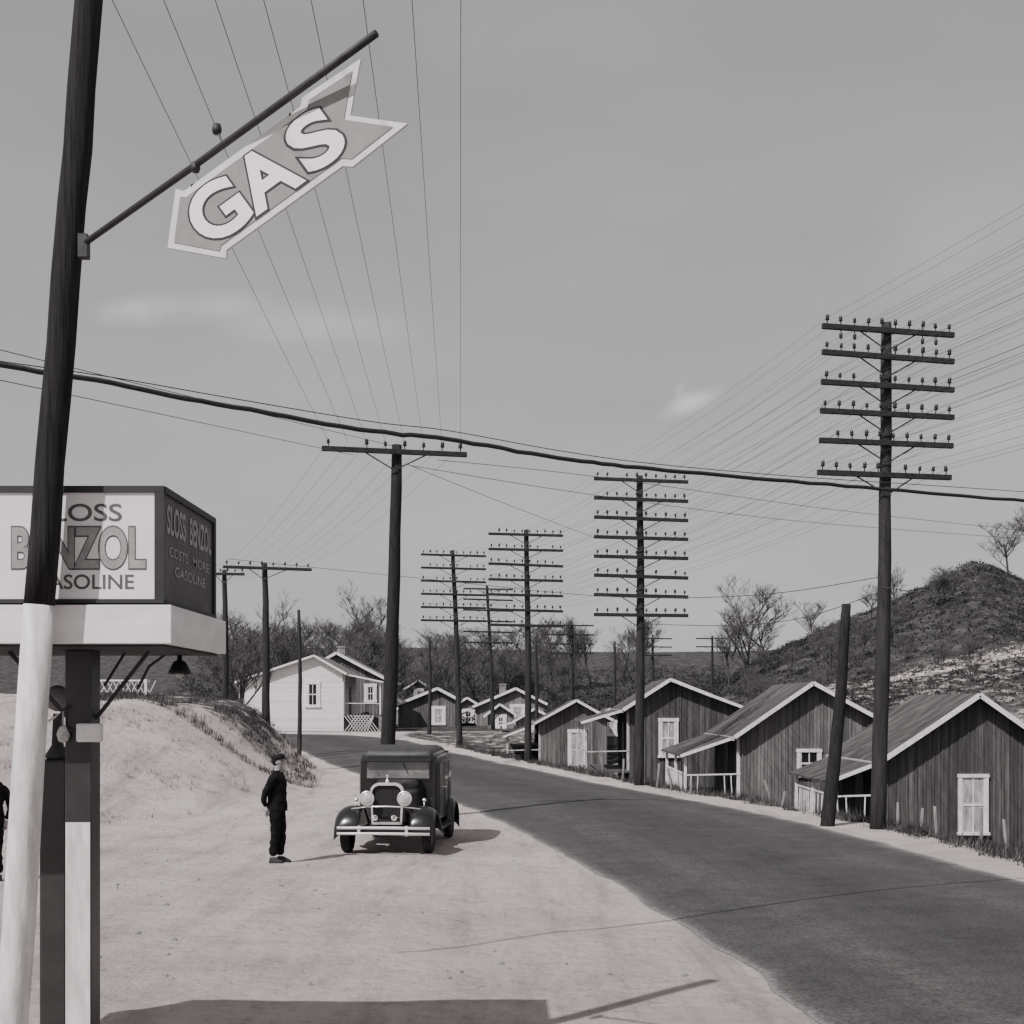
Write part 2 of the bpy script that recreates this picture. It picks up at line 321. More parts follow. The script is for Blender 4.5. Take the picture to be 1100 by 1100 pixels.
# ---------- telegraph poles
def insulator_mesh():
    b=MB();b.lathe([(.012,0),(.012,.07),(.03,.07),(.045,.085),(.035,.12),(.042,.14),(.03,.18),(.0,.19)],(0,0,0),n=8)
    o=b.build('insulator',M['insul'],smooth=True);me=o.data;bpy.data.objects.remove(o);return me
insme=insulator_mesh()
def tpole(label,xb,xt,ytop,D,arms=(),npin=10,r=.15,dy=.2,pins=True,group=None,mt='polefar',under=(),braces=True,name='telegraph_pole'):
    X0=PX(xb,D);z0=ground(X0,D);rnd=random.Random(int(xb*7+D))
    t=thing(name,label,'telegraph pole' if arms else 'pole',(X0,D,z0),group)
    top=P(xt,ytop,D);base=Vector((X0,D,z0-.5))
    b=MB();k=9;pts=[];rs=[]
    for i in range(k+1):
        u=i/k;p=base.lerp(top,u);p.x+=math.sin(u*3.1)*.05+rnd.uniform(-.012,.012);pts.append(p);rs.append(r*(1.12-.42*u)*rnd.uniform(.96,1.04))
    b.path(pts,rs,12);b.build('shaft',M[mt],t,smooth=True)
    allp=[]
    for ai,(y,xl,xr) in enumerate(arms):
        zc=PZ(y,D);hw=(xr-xl)*D/F/2;cx=PX((xl+xr)/2,D);yy=D-r*.9-.05;tl=rnd.uniform(-.008,.012)
        A=Vector((cx-hw,yy-dy*hw,zc+tl*hw));B=Vector((cx+hw,yy+dy*hw,zc-tl*hw))
        a=MB();a.bar(A,B,.09,.115);ao=a.build('crossarm',M['arm'],t,bevel=.008)
        row=[]
        for q in range(npin):
            u=(q+.35)/(npin-.3)
            if npin>=8 and abs(u-.5)<.03: u+=.05
            p=A.lerp(B,u)+Vector((0,0,.0575))
            row.append(p+Vector((0,0,.12)))
            if pins and rnd.random()>.08:
                io=bpy.data.objects.new('insulator',insme);COL.objects.link(io);io.parent=ao;io.location=p-t.location;io.rotation_euler=(rnd.uniform(-.08,.08),rnd.uniform(-.1,.1),0);q_=rnd.uniform(.85,1.15);io.scale=(q_,q_,q_)
                if ai in under and q in (1,2,7,8):
                    io2=bpy.data.objects.new('insulator',insme);COL.objects.link(io2);io2.parent=ao;io2.location=p-t.location-Vector((0,0,.115));io2.rotation_euler=(math.pi,0,0)
        allp.append(row)
        if braces:
            for s in (-1,1):
                q=A.lerp(B,.5+s*.22);c=MB();c.bar(Vector((top.x+(X0-top.x)*.1,yy+.03,zc-.42)),Vector((q.x,q.y+.055,zc-.02)),.012,.03)
                c.build('brace',M['iron'],t)
    return allp
A942=[(357,877,1027),(385,877,1027),(416,876,1027),(446,875,1027),(477,874,1026),(511,872,1024)]
A942=[(a+1,b,c) for a,b,c in A942]
p1=tpole('tall roadside telegraph pole with six long crossarms standing nearest on the right',942,952,347,28,A942,10,.16,.22,under=(0,))
p2=tpole('telegraph pole with eight wide crossarms in front of the third gabled house',686,687,511,43.5,[(517+i*20.6,637,740) for i in range(8)],10,.15,.24)
p3=tpole('telegraph pole with seven crossarms at the road edge left of the fourth gabled house',567,565,569,58,[(575+i*16.2,525,605) for i in range(7)],10,.15,.25)
p4=tpole('leaning telegraph pole with six crossarms, leftmost of the many armed poles',494,486,591,69,[(597+i*14,453,522) for i in range(6)],10,.15,.25)
p5=tpole('smaller telegraph pole with six crossarms between the two many armed poles at the bend',530,523,629,92,[(633+i*11.5,498,551) for i in range(6)],8,.14,.25,pins=False)
tpole('far telegraph pole with four crossarms right of the seven armed pole',614,614,667,105,[(672+i*10,590,638) for i in range(4)],8,.14,.2,pins=False)
tpole('distant telegraph pole with three crossarms above the roof of the third house',700,701,682,120,[(686+i*9,690,722) for i in range(3)],8,.14,.2,pins=False)
tpole('distant telegraph pole with two crossarms left of the bare tree by the hill',764,765,683,120,[(686+i*9,747,782) for i in range(2)],8,.14,.2,pins=False)
pl=tpole('dark telegraph pole with one crossarm rising behind the parked car',411,426,478,30,[(487,350,501)],8,.17,.27,mt='pole')
pb=tpole('telegraph pole with one crossarm on the grassy bank left of the white house',285,284,605,50,[(611,243,334)],8,.15,.25)
tpole('dark telegraph pole with one short crossarm at the sign box edge',241,241,612,56,[(617,220,263)],6,.14,.2)
tpole('plain wooden post beside the white house wall',321,321,655,58,(),r=.10,name='utility_pole')
tpole('plain far pole left of the leaning six armed pole',461,461,684,80,(),r=.12,name='utility_pole')
tpole('plain far pole just right of the seven armed pole',576,575,684,75,(),r=.11,name='utility_pole')
tpole('thin far pole with bare top behind the fourth house roof',659,660,689,84,(),r=.11,name='utility_pole')
tpole('short thick leaning pole without crossarms beside the tall six armed pole',886,909,649,28.6,(),r=.15,mt='pole',name='utility_pole')
tpole('thin far pole left of the white house gable',268,268,676,95,(),r=.11,name='utility_pole')
tpole('thin far pole above the small far house with a pale window',540,541,700,125,(),r=.10,name='utility_pole')
# ---------- wires
def wire(pts,sag,label,group,r=.006,name='telegraph_wire',m='wire',n=12,seg=3):
    out=[]
    for i in range(len(pts)-1):
        a,b=Vector(pts[i]),Vector(pts[i+1]);sg=sag[i] if isinstance(sag,(list,tuple)) else sag
        for k in range(n):
            u=k/n;p=a.lerp(b,u);p.z-=4*sg*u*(1-u);out.append(p)
    out.append(Vector(pts[-1]));b=MB();b.path(out,r,seg)
    return tag(b.build(name,M[m],fixn=False,smooth=True),label,'wire',group)
random.seed(4)
for j in range(6):
    for q in (0,1,3,4,6,8,9):
        a=p1[j][q];near=Vector((a.x+9.6,-12,a.z+.9));k=random.uniform(.8,1.3)
        wire([near,a,p2[j][q],p3[j][q],p4[min(j,5)][q]],[.55*k,.2*k,.2,.15],'thin wire strung along the many armed poles beside the road','wires on the roadside telegraph line',.0042)
for q in range(8):
    a=pl[0][q];near=Vector((a.x+1.68,-12,a.z+.6));k=random.uniform(.7,1.4)
    wire([near,a,pb[0][q],pb[0][q]+Vector((-14,26,1))],[.25*k,.25*k,.2],'thin wire fanning overhead from the single crossarm pole behind the car','wires on the single crossarm line',.0042)
def pxwire(pp,label,r,name='telegraph_wire',m='wire',group=None,seg=4,jit=0):
    pts=[P(*q) for q in pp];out=[];rnd=random.Random(2)
    for i in range(len(pts)-1):
        p0=pts[max(i-1,0)];p1_=pts[i];p2_=pts[i+1];p3_=pts[min(i+2,len(pts)-1)]
        for k in range(8):
            t=k/8;q=.5*((2*p1_)+(p2_-p0)*t+(2*p0-5*p1_+4*p2_-p3_)*t*t+(3*p1_-p0-3*p2_+p3_)*t**3)
            if jit: q=q+Vector((0,0,rnd.uniform(-jit,jit)))
            out.append(q)
    out.append(pts[-1]);b=MB();b.path(out,r,seg);return tag(b.build(name,M[m],fixn=False,smooth=True),label,'cable' if m=='cable' else 'wire',group)
def dd(x): return 1/(.0966-3.65e-5*x)
cab=[(-60,383),(0,392),(120,412),(250,437),(400,463),(480,472),(600,492),(700,504),(850,517),(1000,530),(1100,538),(1180,545)]
pxwire([(x,y,dd(x)) for x,y in cab],'thick black cable sagging across the whole sky',.023,'cable','cable',seg=8,jit=.008)
pxwire([(x,y-4-6*abs(math.sin(x*.004)),dd(x)) for x,y in cab],'thin support strand just above the thick sagging cable',.005,'support_strand')
pxwire([(-40,366,14),(200,425,20),(426,480,30)],'single thin wire from upper left down to the pole behind the car',.006)
pxwire([(-30,402,14),(150,440,19),(380,489,30)],'thin wire below the thick cable running to the left crossarm end',.006)
pxwire([(440,500,30),(640,532,34),(860,560,40),(1130,581,46)],'long thin wire from the car pole toward the right edge, lower one',.008)
pxwire([(470,494,30),(640,512,33),(900,548,38),(1130,573,46)],'long thin wire from the car pole toward the right edge, upper one',.008)
pxwire([(436,498,30),(540,540,36),(640,578,43)],'short thin wire sloping from the car pole to the eight armed pole',.008)
pxwire([(242,600,50),(440,620,45),(640,640,43),(800,640,33),(945,620,28)],'low thin wire crossing behind all the poles',.010)
pxwire([(690,670,43.5),(780,672,36),(860,664,31),(943,637,28)],'slack wire from the eight armed pole to the tall right pole',.010)
pxwire([(943,630,28),(1030,642,26),(1130,650,24)],'slack wire leaving the tall right pole toward the right edge',.010)
# ---------- houses
def window(parent,xc,zc,w,h,Y,pane='glassd',tr=.1,sill=True):
    b=MB();t=.05
    b.box(xc-w/2-tr,xc-w/2,Y-t,Y+.02,zc-h/2,zc+h/2);b.box(xc+w/2,xc+w/2+tr,Y-t,Y+.02,zc-h/2,zc+h/2)
    b.box(xc-w/2-tr-.02,xc+w/2+tr+.02,Y-t-.01,Y+.02,zc+h/2,zc+h/2+tr);b.box(xc-w/2-tr-.03,xc+w/2+tr+.03,Y-t-.04,Y+.02,zc-h/2-tr*.8,zc-h/2)
    b.box(xc-w/2,xc+w/2,Y-.03,Y+.01,zc-.03,zc+.03);b.box(xc-.018,xc+.018,Y-.028,Y+.01,zc-h/2,zc+h/2)
    b.box(xc-w/2,xc-w/2+.04,Y-.029,Y+.01,zc-h/2,zc+h/2);b.box(xc+w/2-.04,xc+w/2,Y-.029,Y+.01,zc-h/2,zc+h/2)
    o=b.build('window',M['trim'],parent)
    p=MB();p.box(xc-w/2+.001,xc+w/2-.001,Y-.012,Y+.005,zc-h/2+.001,zc+h/2-.001);p.build('pane',M[pane],o)
    return o
def house(label,D,depth,xl,xa,xr,ya,yl,yr,side,px,py,wins,wall='board',roof='roof',group=None,flr=None,porch_y=(.3,None),vert=True,nposts=3,rail=True,trimw=.13,postm='trimo',name='wooden_house'):
    rnd=random.Random(int(D*10))
    Xl,Xa,Xr=PX(xl,D),PX(xa,D),PX(xr,D);za,zl,zr_=PZ(ya,D),PZ(yl,D),PZ(yr,D)
    gz=min(ground(Xl,D),ground(Xr,D),ground(Xl,D+depth),ground(Xr,D+depth))
    t=thing(name,label,'house',((Xl+Xr)/2,D,ground(Xa,D)),group)
    b=MB();th=.07
    b.prism([(Xl,gz-.4),(Xr,gz-.4),(Xr,zr_),(Xa,za),(Xl,zl)],D,D+depth);b.build('wall',M[wall],t)
    if vert:
        c=MB();x=Xl+.12
        while x<Xr:
            zt=zl+(za-zl)*(x-Xl)/(Xa-Xl) if x<Xa else za+(zr_-za)*(x-Xa)/(Xr-Xa)
            j=rnd.uniform(-.012,.012);c.box(x-.02+j,x+.02+j,D-.02,D+.003,gz-.3+rnd.uniform(0,.2),zt-.03);x+=.24
        y=D+.15
        while y<D+depth:
            c.box(Xl-.02,Xl+.003,y-.02,y+.02,gz-.3,zl-.03);y+=.24
        c.build('batten',M['batten'] if wall=='board' else M[wall],t)
    else:
        for x in (Xl,Xr):
            c=MB();c.box(x-.07,x+.07,D-.025,D+.003,gz-.3,min(zl,zr_)-.02);c.build('corner_board',M['trim'],t)
    ov=.32;rf=MB()
    def slope(xe,ze,s):
        k=(za-ze)/abs(Xa-xe);xo=xe+s*ov;zo=ze-k*ov
        m_=7;top=[];bot=[]
        for y_i in range(m_+1):
            yv=D-.38+(depth+.68)*y_i/m_;w_=rnd.uniform(-.02,.02) if 0<y_i<m_ else 0
            top.append([(Xa,yv,za+.01+th*1.15-abs(w_)*.6),(Xa+(xo-Xa)*.5,yv,(za+zo)/2+.012+th-.02*abs(math.sin(y_i*1.7))+w_*.4),(xo,yv,zo+.01+th+w_*.5),(xo,yv,zo+.01),(Xa,yv,za+.01)])
        rf.loft(top)
        tr=MB();mid=((Xa+xo)/2,D-.41,(za+zo)/2+.03+rnd.uniform(-.02,.01));tr.bar((Xa,D-.41,za+.03),mid,.045,trimw);tr.bar(mid,(xo,D-.41,zo+.03),.045,trimw*rnd.uniform(.85,1.1));tr.build('bargeboard',M['trim'],t)
        f=MB();f.box(min(xo,xo+s*.03),max(xo,xo+s*.03),D-.38,D+depth+.3,zo-.08,zo+.06);f.build('eave_board',M['trimo'],t)
    slope(Xl,zl,-1);slope(Xr,zr_,1)
    rf.build('roof',M[roof],t)
    for (wx,y0,y1,ww,pn) in wins:
        window(t,PX(wx,D),PZ((y0+y1)/2,D),ww*D/F,(y1-y0)*D/F,D-.02,pn,tr=max(.09,3.6*D/F))
    if px is not None:
        xw=Xl if side<0 else Xr;zw=(zl if side<0 else zr_)-.12;Xp=PX(px,D);zp=PZ(py,D)
        ya_,yb=D+porch_y[0],D+(porch_y[1] or depth-.2)
        pr=MB();pr.prism([(xw-side*.01,zw),(Xp+side*.2,zp),(Xp+side*.2,zp+.06),(xw-side*.01,zw+.06)],ya_-.2,yb+.2);pr.build('porch_roof',M[roof],t)
        e=MB();e.bar((xw+side*.36,ya_-.22,zw+.02-(zw-zp)*.36/abs(Xp-xw)),(Xp+side*.22,ya_-.22,zp+.02),.04,.10);e.build('porch_trim',M['trim'],t)
        fz=(flr if flr is not None else gz+.75)
        fl=MB();fl.box(min(xw,Xp),max(xw,Xp),ya_,yb,fz-.1,fz);fl.build('porch_floor',M['porch'],t)
        for i in range(nposts):
            y=ya_+.06+(yb-ya_-.12)*i/(nposts-1);j=rnd.uniform(-.03,.03)
            q=MB();q.bar((Xp+j,y,fz),(Xp,y+j,zp),.09,.09,up=(0,1,0));q.build('porch_post',M[postm],t,bevel=.006)
            q=MB();q.box(Xp-.1,Xp+.1,y-.1,y+.1,ground(Xp,y)-.3,fz-.1);q.build('pier',M['stone'],t)
        q=MB();q.box(xw+side*.06-.05,xw+side*.06+.05,ya_+.02,ya_+.12,fz,zw-.02);q.build('porch_post',M[postm],t)
        if rail:
            q=MB();q.bar((Xp,ya_+.1,fz+.78),(Xp,yb-.1,fz+.82),.05,.05)
            q.bar((xw,ya_+.03,fz+.80),(Xp,ya_+.03,fz+.76),.05,.045)
            if rail!='top':
                y=ya_+.2
                while y<yb-.1:
                    if rnd.random()<.75: q.bar((Xp,y,fz+.02),(Xp+rnd.uniform(-.02,.02),y+rnd.uniform(-.04,.04),fz+.78),.03,.03,up=(0,1,0))
                    y+=.24
                a,c2=sorted((xw,Xp));x=a+.15
                while x<c2-.08:
                    if rnd.random()<.75: q.bar((x,ya_+.03,fz+.02),(x+rnd.uniform(-.05,.05),ya_+.03,fz+.78),.03,.03,up=(0,1,0))
                    x+=.24
            q.build('railing',M[postm],t)
        dr=MB();yc=(ya_+yb)/2;dr.box(min(xw,xw+side*.04),max(xw,xw+side*.04),yc-.45,yc+.45,fz,fz+1.95);dr.build('door',M['blackm'],t)
    return t,(Xl,Xa,Xr,za,zl,zr_,gz)
H1,i1=house('dark board house nearest on the right with a tall white curtained window',36,5.2,952,1047,1142,748,812,815,-1,898,842,[(1045,835,894,25,'curtain')],flr=PZ(886,36),rail=True,postm='trim')
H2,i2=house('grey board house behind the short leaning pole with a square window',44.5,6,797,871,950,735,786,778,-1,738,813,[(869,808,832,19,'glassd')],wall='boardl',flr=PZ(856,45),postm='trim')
H3,i3=house('dark board house behind the eight armed pole with white trimmed gable',53,6,677,719,800,731,758,762,-1,630,777,[(718,775,811,14,'curtain')],flr=PZ(828,53),rail='top')
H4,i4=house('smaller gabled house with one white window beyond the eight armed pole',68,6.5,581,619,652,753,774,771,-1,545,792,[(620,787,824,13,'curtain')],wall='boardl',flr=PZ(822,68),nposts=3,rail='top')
def chimney(t,x,y,z0,z1,w=.5,m='stone'):
    b=MB();b.box(x-w/2,x+w/2,y-w/2,y+w/2,z0,z1);b.box(x-w/2-.05,x+w/2+.05,y-w/2-.05,y+w/2+.05,z1,z1+.12);b.build('chimney',M[m],t)
HW,iw=house('white clapboard house with lattice porch base on the left above the road',88,8,258,338,368,705,732,722,1,408,733,[(336,735,757,9,'glassd')],wall='whitew',roof='roofl',flr=PZ(768,88),vert=False,nposts=5,name='white_house',postm='trim',rail='top')
HB,ib=house('second pale roofed house half hidden behind the white clapboard house',99,7,340,362,417,702,714,731,-1,None,0,[(398,738,752,6,'glassd')],wall='boardl',roof='roofl',trimw=.2)
chimney(HB,PX(367,101),101,PZ(722,101),PZ(696,101),.6)
b=MB();Xa,Xb=PX(369,87.9),PX(397,87.9)
zt,zb=PZ(768,88),ground((Xa+Xb)/2,88)-.1
x=Xa
while x<Xb:
    b.bar((x,88.02,zb),(min(x+.9,Xb+.3),88.02,zt),.02,.05);b.bar((x+.9,88.05,zb),(x,88.05,zt),.02,.05);x+=.22
b.build('lattice',M['lattice'],HW)
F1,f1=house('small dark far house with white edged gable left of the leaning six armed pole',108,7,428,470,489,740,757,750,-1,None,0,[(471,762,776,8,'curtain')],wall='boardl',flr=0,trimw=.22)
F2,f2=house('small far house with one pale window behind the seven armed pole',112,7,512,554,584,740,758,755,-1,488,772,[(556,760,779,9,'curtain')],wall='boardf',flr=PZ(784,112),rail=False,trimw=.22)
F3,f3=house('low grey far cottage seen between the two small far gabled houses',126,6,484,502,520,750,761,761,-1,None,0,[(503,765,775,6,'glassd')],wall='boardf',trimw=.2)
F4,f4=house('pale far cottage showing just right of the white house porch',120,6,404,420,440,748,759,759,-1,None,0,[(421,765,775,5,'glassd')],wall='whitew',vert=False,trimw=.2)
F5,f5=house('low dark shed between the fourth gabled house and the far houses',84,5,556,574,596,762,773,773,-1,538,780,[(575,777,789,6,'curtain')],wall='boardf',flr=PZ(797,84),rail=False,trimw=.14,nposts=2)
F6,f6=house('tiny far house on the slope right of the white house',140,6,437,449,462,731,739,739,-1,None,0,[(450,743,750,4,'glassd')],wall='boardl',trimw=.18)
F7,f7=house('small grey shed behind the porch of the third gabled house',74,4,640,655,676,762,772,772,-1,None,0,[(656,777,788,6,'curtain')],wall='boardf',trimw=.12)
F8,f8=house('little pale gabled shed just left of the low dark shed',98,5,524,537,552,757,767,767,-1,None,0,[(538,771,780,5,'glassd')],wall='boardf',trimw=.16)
chimney(F2,PX(540,115),115,PZ(760,115),PZ(736,115),.6)
t=thing('trellis','pale crossed timber trellis on the bank behind the station lamp','trellis',(PX(128,60),60,ground(PX(128,60),60)))
zt=PZ(731,60);zb=PZ(757,60);xa_,xb_=PX(102,60),PX(157,60)
for z in (zt,zb+.15):
    b=MB();b.bar((xa_,60,z),(xb_,60,z),.05,.07);b.build('rail',M['trim'],t)
b=MB();x=xa_
while x<xb_-.1:
    b.bar((x,60.04,zb),(x+.55,60.04,zt),.02,.04);b.bar((x+.55,59.96,zb),(x,59.96,zt),.02,.04);x+=.28
b.build('lattice',M['lattice'],t)
for x in (xa_,xb_):
    b=MB();b.box(x-.05,x+.05,59.9,60.1,ground(x,60)-.4,zt+.05);b.build('post',M['trim'],t)
# ---------- fence posts by the right verge
labs=['crooked fence post before the nearest house, leftmost of the near group','weathered fence post just left of the curtained window','stout fence post below the curtained window','thin fence post right of the tall pole base','fence post in the weeds before the third house','leaning post in the weeds left of the second house porch','short post beside the second house porch','post at the corner of the grey house porch','low post near the leaning pole','bent stake at the far end of the nearest house wall','stake in the weeds under the third house porch','thin stake left of the eight armed pole base','stake between the second house and the leaning pole']
for (x,y0,y1,D,lx),lb in zip([(985,868,915,31,6),(1006,866,915,31.5,-2),(1051,868,925,30,3),(962,862,905,30.5,2),(705,820,853,42,3),(722,826,858,41,-5),(741,838,866,39,1),(829,838,880,36,-8),(862,860,890,32,2),(1083,880,928,30,-5),(668,815,842,46,2),(648,812,836,49,-3),(838,850,880,35,5)],labs):
    X=PX(x,D);z=ground(X,D);b=MB();top=P(x+lx,y0,D)
    b.path([(X,D,z-.3),((X+top.x)/2+.03,D,(z+top.z)/2),top],[.055,.045,.035],7)
    tag(b.build('fence_post',M['post'],smooth=True),lb,'fence post','fence posts along the right verge')
st=MB();random.seed(5)
for r_ in range(4):
    x=6.6
    while x<9.2:
        w_=random.uniform(.2,.5);cx=x+w_/2;z=ground(cx,41.5)-.05+r_*.17+random.uniform(-.03,.03);y_=41.5+random.uniform(-.12,.12)
        rg=[]
        for (q,h) in ((.3,-.09),(.5,-.03),(.48,.05),(.25,.09)):
            rg.append([(cx+w_*q*math.cos(a)*random.uniform(.85,1.1),y_+.17*math.sin(a)*q*2,z+h+.1) for a in [k*math.pi/4 for k in range(8)]])
        st.loft(rg);x+=w_
tag(st.build('stone_wall',M['stone']),'low rough stone wall below the grey house porch','wall')
# ---------- trees
def tree_mesh(seed,h,spread=.55,lv=5,tr=.03):
    rnd=random.Random(seed);T_=MB();C=MB()
    def br(p,d,ln,r,l):
        pts=[p];rs=[r];q=p;dd_=d
        k=3 if l<3 else 2
        for i in range(k):
            dd_=(dd_+Vector((rnd.uniform(-.16,.16),rnd.uniform(-.16,.16),rnd.uniform(-.03,.12)))).normalized();q=q+dd_*ln/k;pts.append(q);rs.append(r*(1-.4*(i+1)/k))
        (T_ if l==0 else C).path(pts,rs,6 if l<2 else 3,cap=False)
        if l>=lv: return
        nb=[8,5,4,4,3][l]
        for i in range(nb):
            u=rnd.uniform(.32,1)
            idx=min(int(u*k),k-1);pp=pts[idx].lerp(pts[idx+1],u*k-idx)
            a=rnd.uniform(0,6.28);side=Vector((math.cos(a),math.sin(a),0));nd=(dd_*(1-spread)+side*spread+Vector((0,0,.18))).normalized()
            br(pp,nd,ln*rnd.uniform(.48,.68),max(r*.5,tr*.24),l+1)
    br(Vector((0,0,-.3)),Vector((0,0,1)),h*.55,h*.017,0)
    to=T_.build('trunk',M['bark'],smooth=True);cr=C.build('crown',M['twig'],fixn=False)
    tm,cm_=to.data,cr.data;bpy.data.objects.remove(to);bpy.data.objects.remove(cr);return tm,cm_
TM=[tree_mesh(s,10,sp,5,.05) for s,sp in ((1,.55),(2,.5),(3,.62),(4,.45),(9,.6))]
def tree(x,y,z,sc,v,label,group=None):
    t=thing('bare_tree',label,'tree',(x,y,z-.1),group)
    for nm,me in zip(('trunk','crown'),TM[v%5]):
        o=bpy.data.objects.new(nm,me);COL.objects.link(o);o.parent=t
    t.scale=(sc,sc,sc*random.uniform(.85,1.2));t.rotation_euler=(random.uniform(-.06,.06),random.uniform(-.06,.06),random.uniform(0,6.28));return t
random.seed(11)
for i in range(58):
    D=random.uniform(125,210);x=random.uniform(225,690)
    if i<12: x=random.uniform(225,420);D=random.uniform(108,150)
    X=PX(x,D);tree(X,D,ground(X,D),random.uniform(.6,1.15)*(D/135)**.7*(1.15 if x<430 else .92),i,'bare winter tree in the far wood behind the houses at the bend','bare trees of the far wood')
tree(PX(800,97),97,ground(PX(800,97),97),.80,0,'broad bare tree at the foot of the hill above the grey house')
tree(PX(783,104),104,ground(PX(783,104),104),.6,1,'smaller bare tree just left of the broad one at the hill foot')
tree(PX(822,100),100,ground(PX(822,100),100),.6,4,'bare tree just right of the broad one at the hill foot')
tree(PX(1083,122),122,ground(PX(1083,122),122),.62,2,'bare tree on the hilltop near the right edge')
tree(PX(1104,118),118,ground(PX(1104,118),118),.72,3,'bare tree on the hilltop cut by the right edge')
tree(PX(253,74),74,ground(PX(253,74),74),.8,1,'bare tree just right of the sign box above the bank')
for i in range(34):
    x=random.uniform(800,1090);D=random.uniform(78,108);X=PX(x,D);tree(X,D,ground(X,D),random.uniform(.18,.38),i,'small bare sapling scattered on the dark hillside','saplings on the hillside')
# ---------- weeds, grass, scrub (uncountable)
def blades(name,pts,mt,label,cat,hmin,hmax,wd,nb):
    b=MB();rnd=random.Random(3)
    for (x,y,z) in pts:
        hh=rnd.uniform(hmin,hmax)*rnd.uniform(.6,1)
        for i in range(nb):
            a=rnd.uniform(0,6.28);q=Vector((x+rnd.uniform(-.16,.16),y+rnd.uniform(-.16,.16),z-.03));l=rnd.uniform(.1,.7)*hh;s=Vector((math.cos(a+1.57),math.sin(a+1.57),0))*wd*rnd.uniform(.6,1.5)
            tp=q+Vector((math.cos(a)*l,math.sin(a)*l,hh*rnd.uniform(.4,1)))
            b.add([q-s,q+s,tp],[(0,1,2)])
    o=b.build(name,M[mt],fixn=False);return tag(o,label,cat,kind='stuff')
def clumps(name,pts,mt,label,cat,r0,r1,leaf,nb):
    b=MB();rnd=random.Random(9)
    for (x,y,z) in pts:
        R_=rnd.uniform(r0,r1)*rnd.uniform(.5,1)
        for i in range(nb):
            a=rnd.uniform(0,6.28);el=rnd.uniform(0,1.4);rr_=R_*rnd.uniform(.5,1);c=Vector((x+math.cos(a)*math.cos(el)*rr_,y+math.sin(a)*math.cos(el)*rr_,z+math.sin(el)*rr_*.9))
            u=Vector((rnd.uniform(-1,1),rnd.uniform(-1,1),rnd.uniform(-1,1))).normalized()*leaf*rnd.uniform(.5,1.4);v=u.cross(Vector((rnd.uniform(-1,1),rnd.uniform(-1,1),rnd.uniform(-1,1)))).normalized()*leaf*rnd.uniform(.3,.9)
            b.add([c-u,c+v,c+u],[(0,1,2)])
    o=b.build(name,M[mt],fixn=False);return tag(o,label,cat,kind='stuff')
random.seed(21);pts=[];ptd=[]
for i in range(10500):
    Y=random.uniform(20,66);X=sitp(RR,Y)+1.0+abs(random.gauss(0,1.4))+random.uniform(0,.6)
    if fn(X,Y,.6,4)>-.15: (pts if random.random()<.5 else ptd).append((X,Y,ground(X,Y)))
for i in range(6000):
    Y=random.uniform(41,64);d=random.uniform(.6,9);X=sitp(TOE,Y)-d
    if fn(X,Y,.4,8)>-.1: (pts if random.random()<.6 else ptd).append((X,Y,ground(X,Y)))
for i in range(1500):
    Y=random.uniform(26,44);d=random.uniform(.3,10);X=sitp(TOE,Y)-d
    if fn(X,Y,.5,1)>.12: pts.append((X,Y,ground(X,Y)))
blades('grass',pts,'grass','dry pale grass along the verge and bank','grass',.08,.30,.009,9)
blades('weeds',ptd,'grassd','dark weeds along the verge and bank','weeds',.12,.50,.012,9)
pts=[]
for i in range(16000):
    X=random.uniform(8,72);Y=random.uniform(66,124)
    if fn(X,Y,.16,4)+.5*fn(X,Y,.5)>-.3: pts.append((X,Y,ground(X,Y)-.1))
clumps('scrub',pts,'scrub','dark scrub covering the hillside','scrub',.2,.75,.13,9)
pts=[]
for i in range(5500):
    Y=random.uniform(120,240);X=PX(random.uniform(190,780),Y);pts.append((X,Y,ground(X,Y)))
clumps('undergrowth',pts,'scrub','dark undergrowth below the far trees','undergrowth',.5,1.6,.2,11)
pts=[]
for i in range(700):
    Y=random.uniform(12,42);X=random.uniform(-10,3)
    if X<sitp(RL,Y)-.4: pts.append((X,Y,ground(X,Y)))
b=MB();rnd=random.Random(8)
for (x,y,z) in pts:
    q=rnd.uniform(.005,.022)*(1 if rnd.random()<.9 else 1.6);b.loft([[(x+q*s_*math.cos(a)*rnd.uniform(.7,1.3),y+q*s_*math.sin(a),z+h*q) for a in [k*math.pi/3 for k in range(6)]] for s_,h in ((1,-.3),(1.1,.3),(.5,.8))])
tag(b.build('pebbles',M['stone']),'small pebbles strewn over the dirt lot','pebbles',kind='stuff')
# ---------- text
def text_raw(s,off):
    c=bpy.data.curves.new('t','FONT');c.body=s;c.size=1;c.offset=off;c.resolution_u=6
    o=bpy.data.objects.new('t',c);COL.objects.link(o);bpy.context.view_layer.update()
    me=bpy.data.meshes.new_from_object(o.evaluated_get(bpy.context.evaluated_depsgraph_get()))
    vs=[v.co.copy() for v in me.vertices];fs=[list(p.vertices) for p in me.polygons];bpy.data.objects.remove(o);return vs,fs
def text_mesh(s,off=0.0,ref=None):
    vs,fs=text_raw(s,off);rv=vs if ref is None else text_raw(s,ref)[0]
    x0=min(v.x for v in rv);x1=max(v.x for v in rv);y0=min(v.y for v in rv);y1=max(v.y for v in rv)
    return [((v.x-x0)/(x1-x0),(v.y-y0)/(y1-y0)) for v in vs],fs
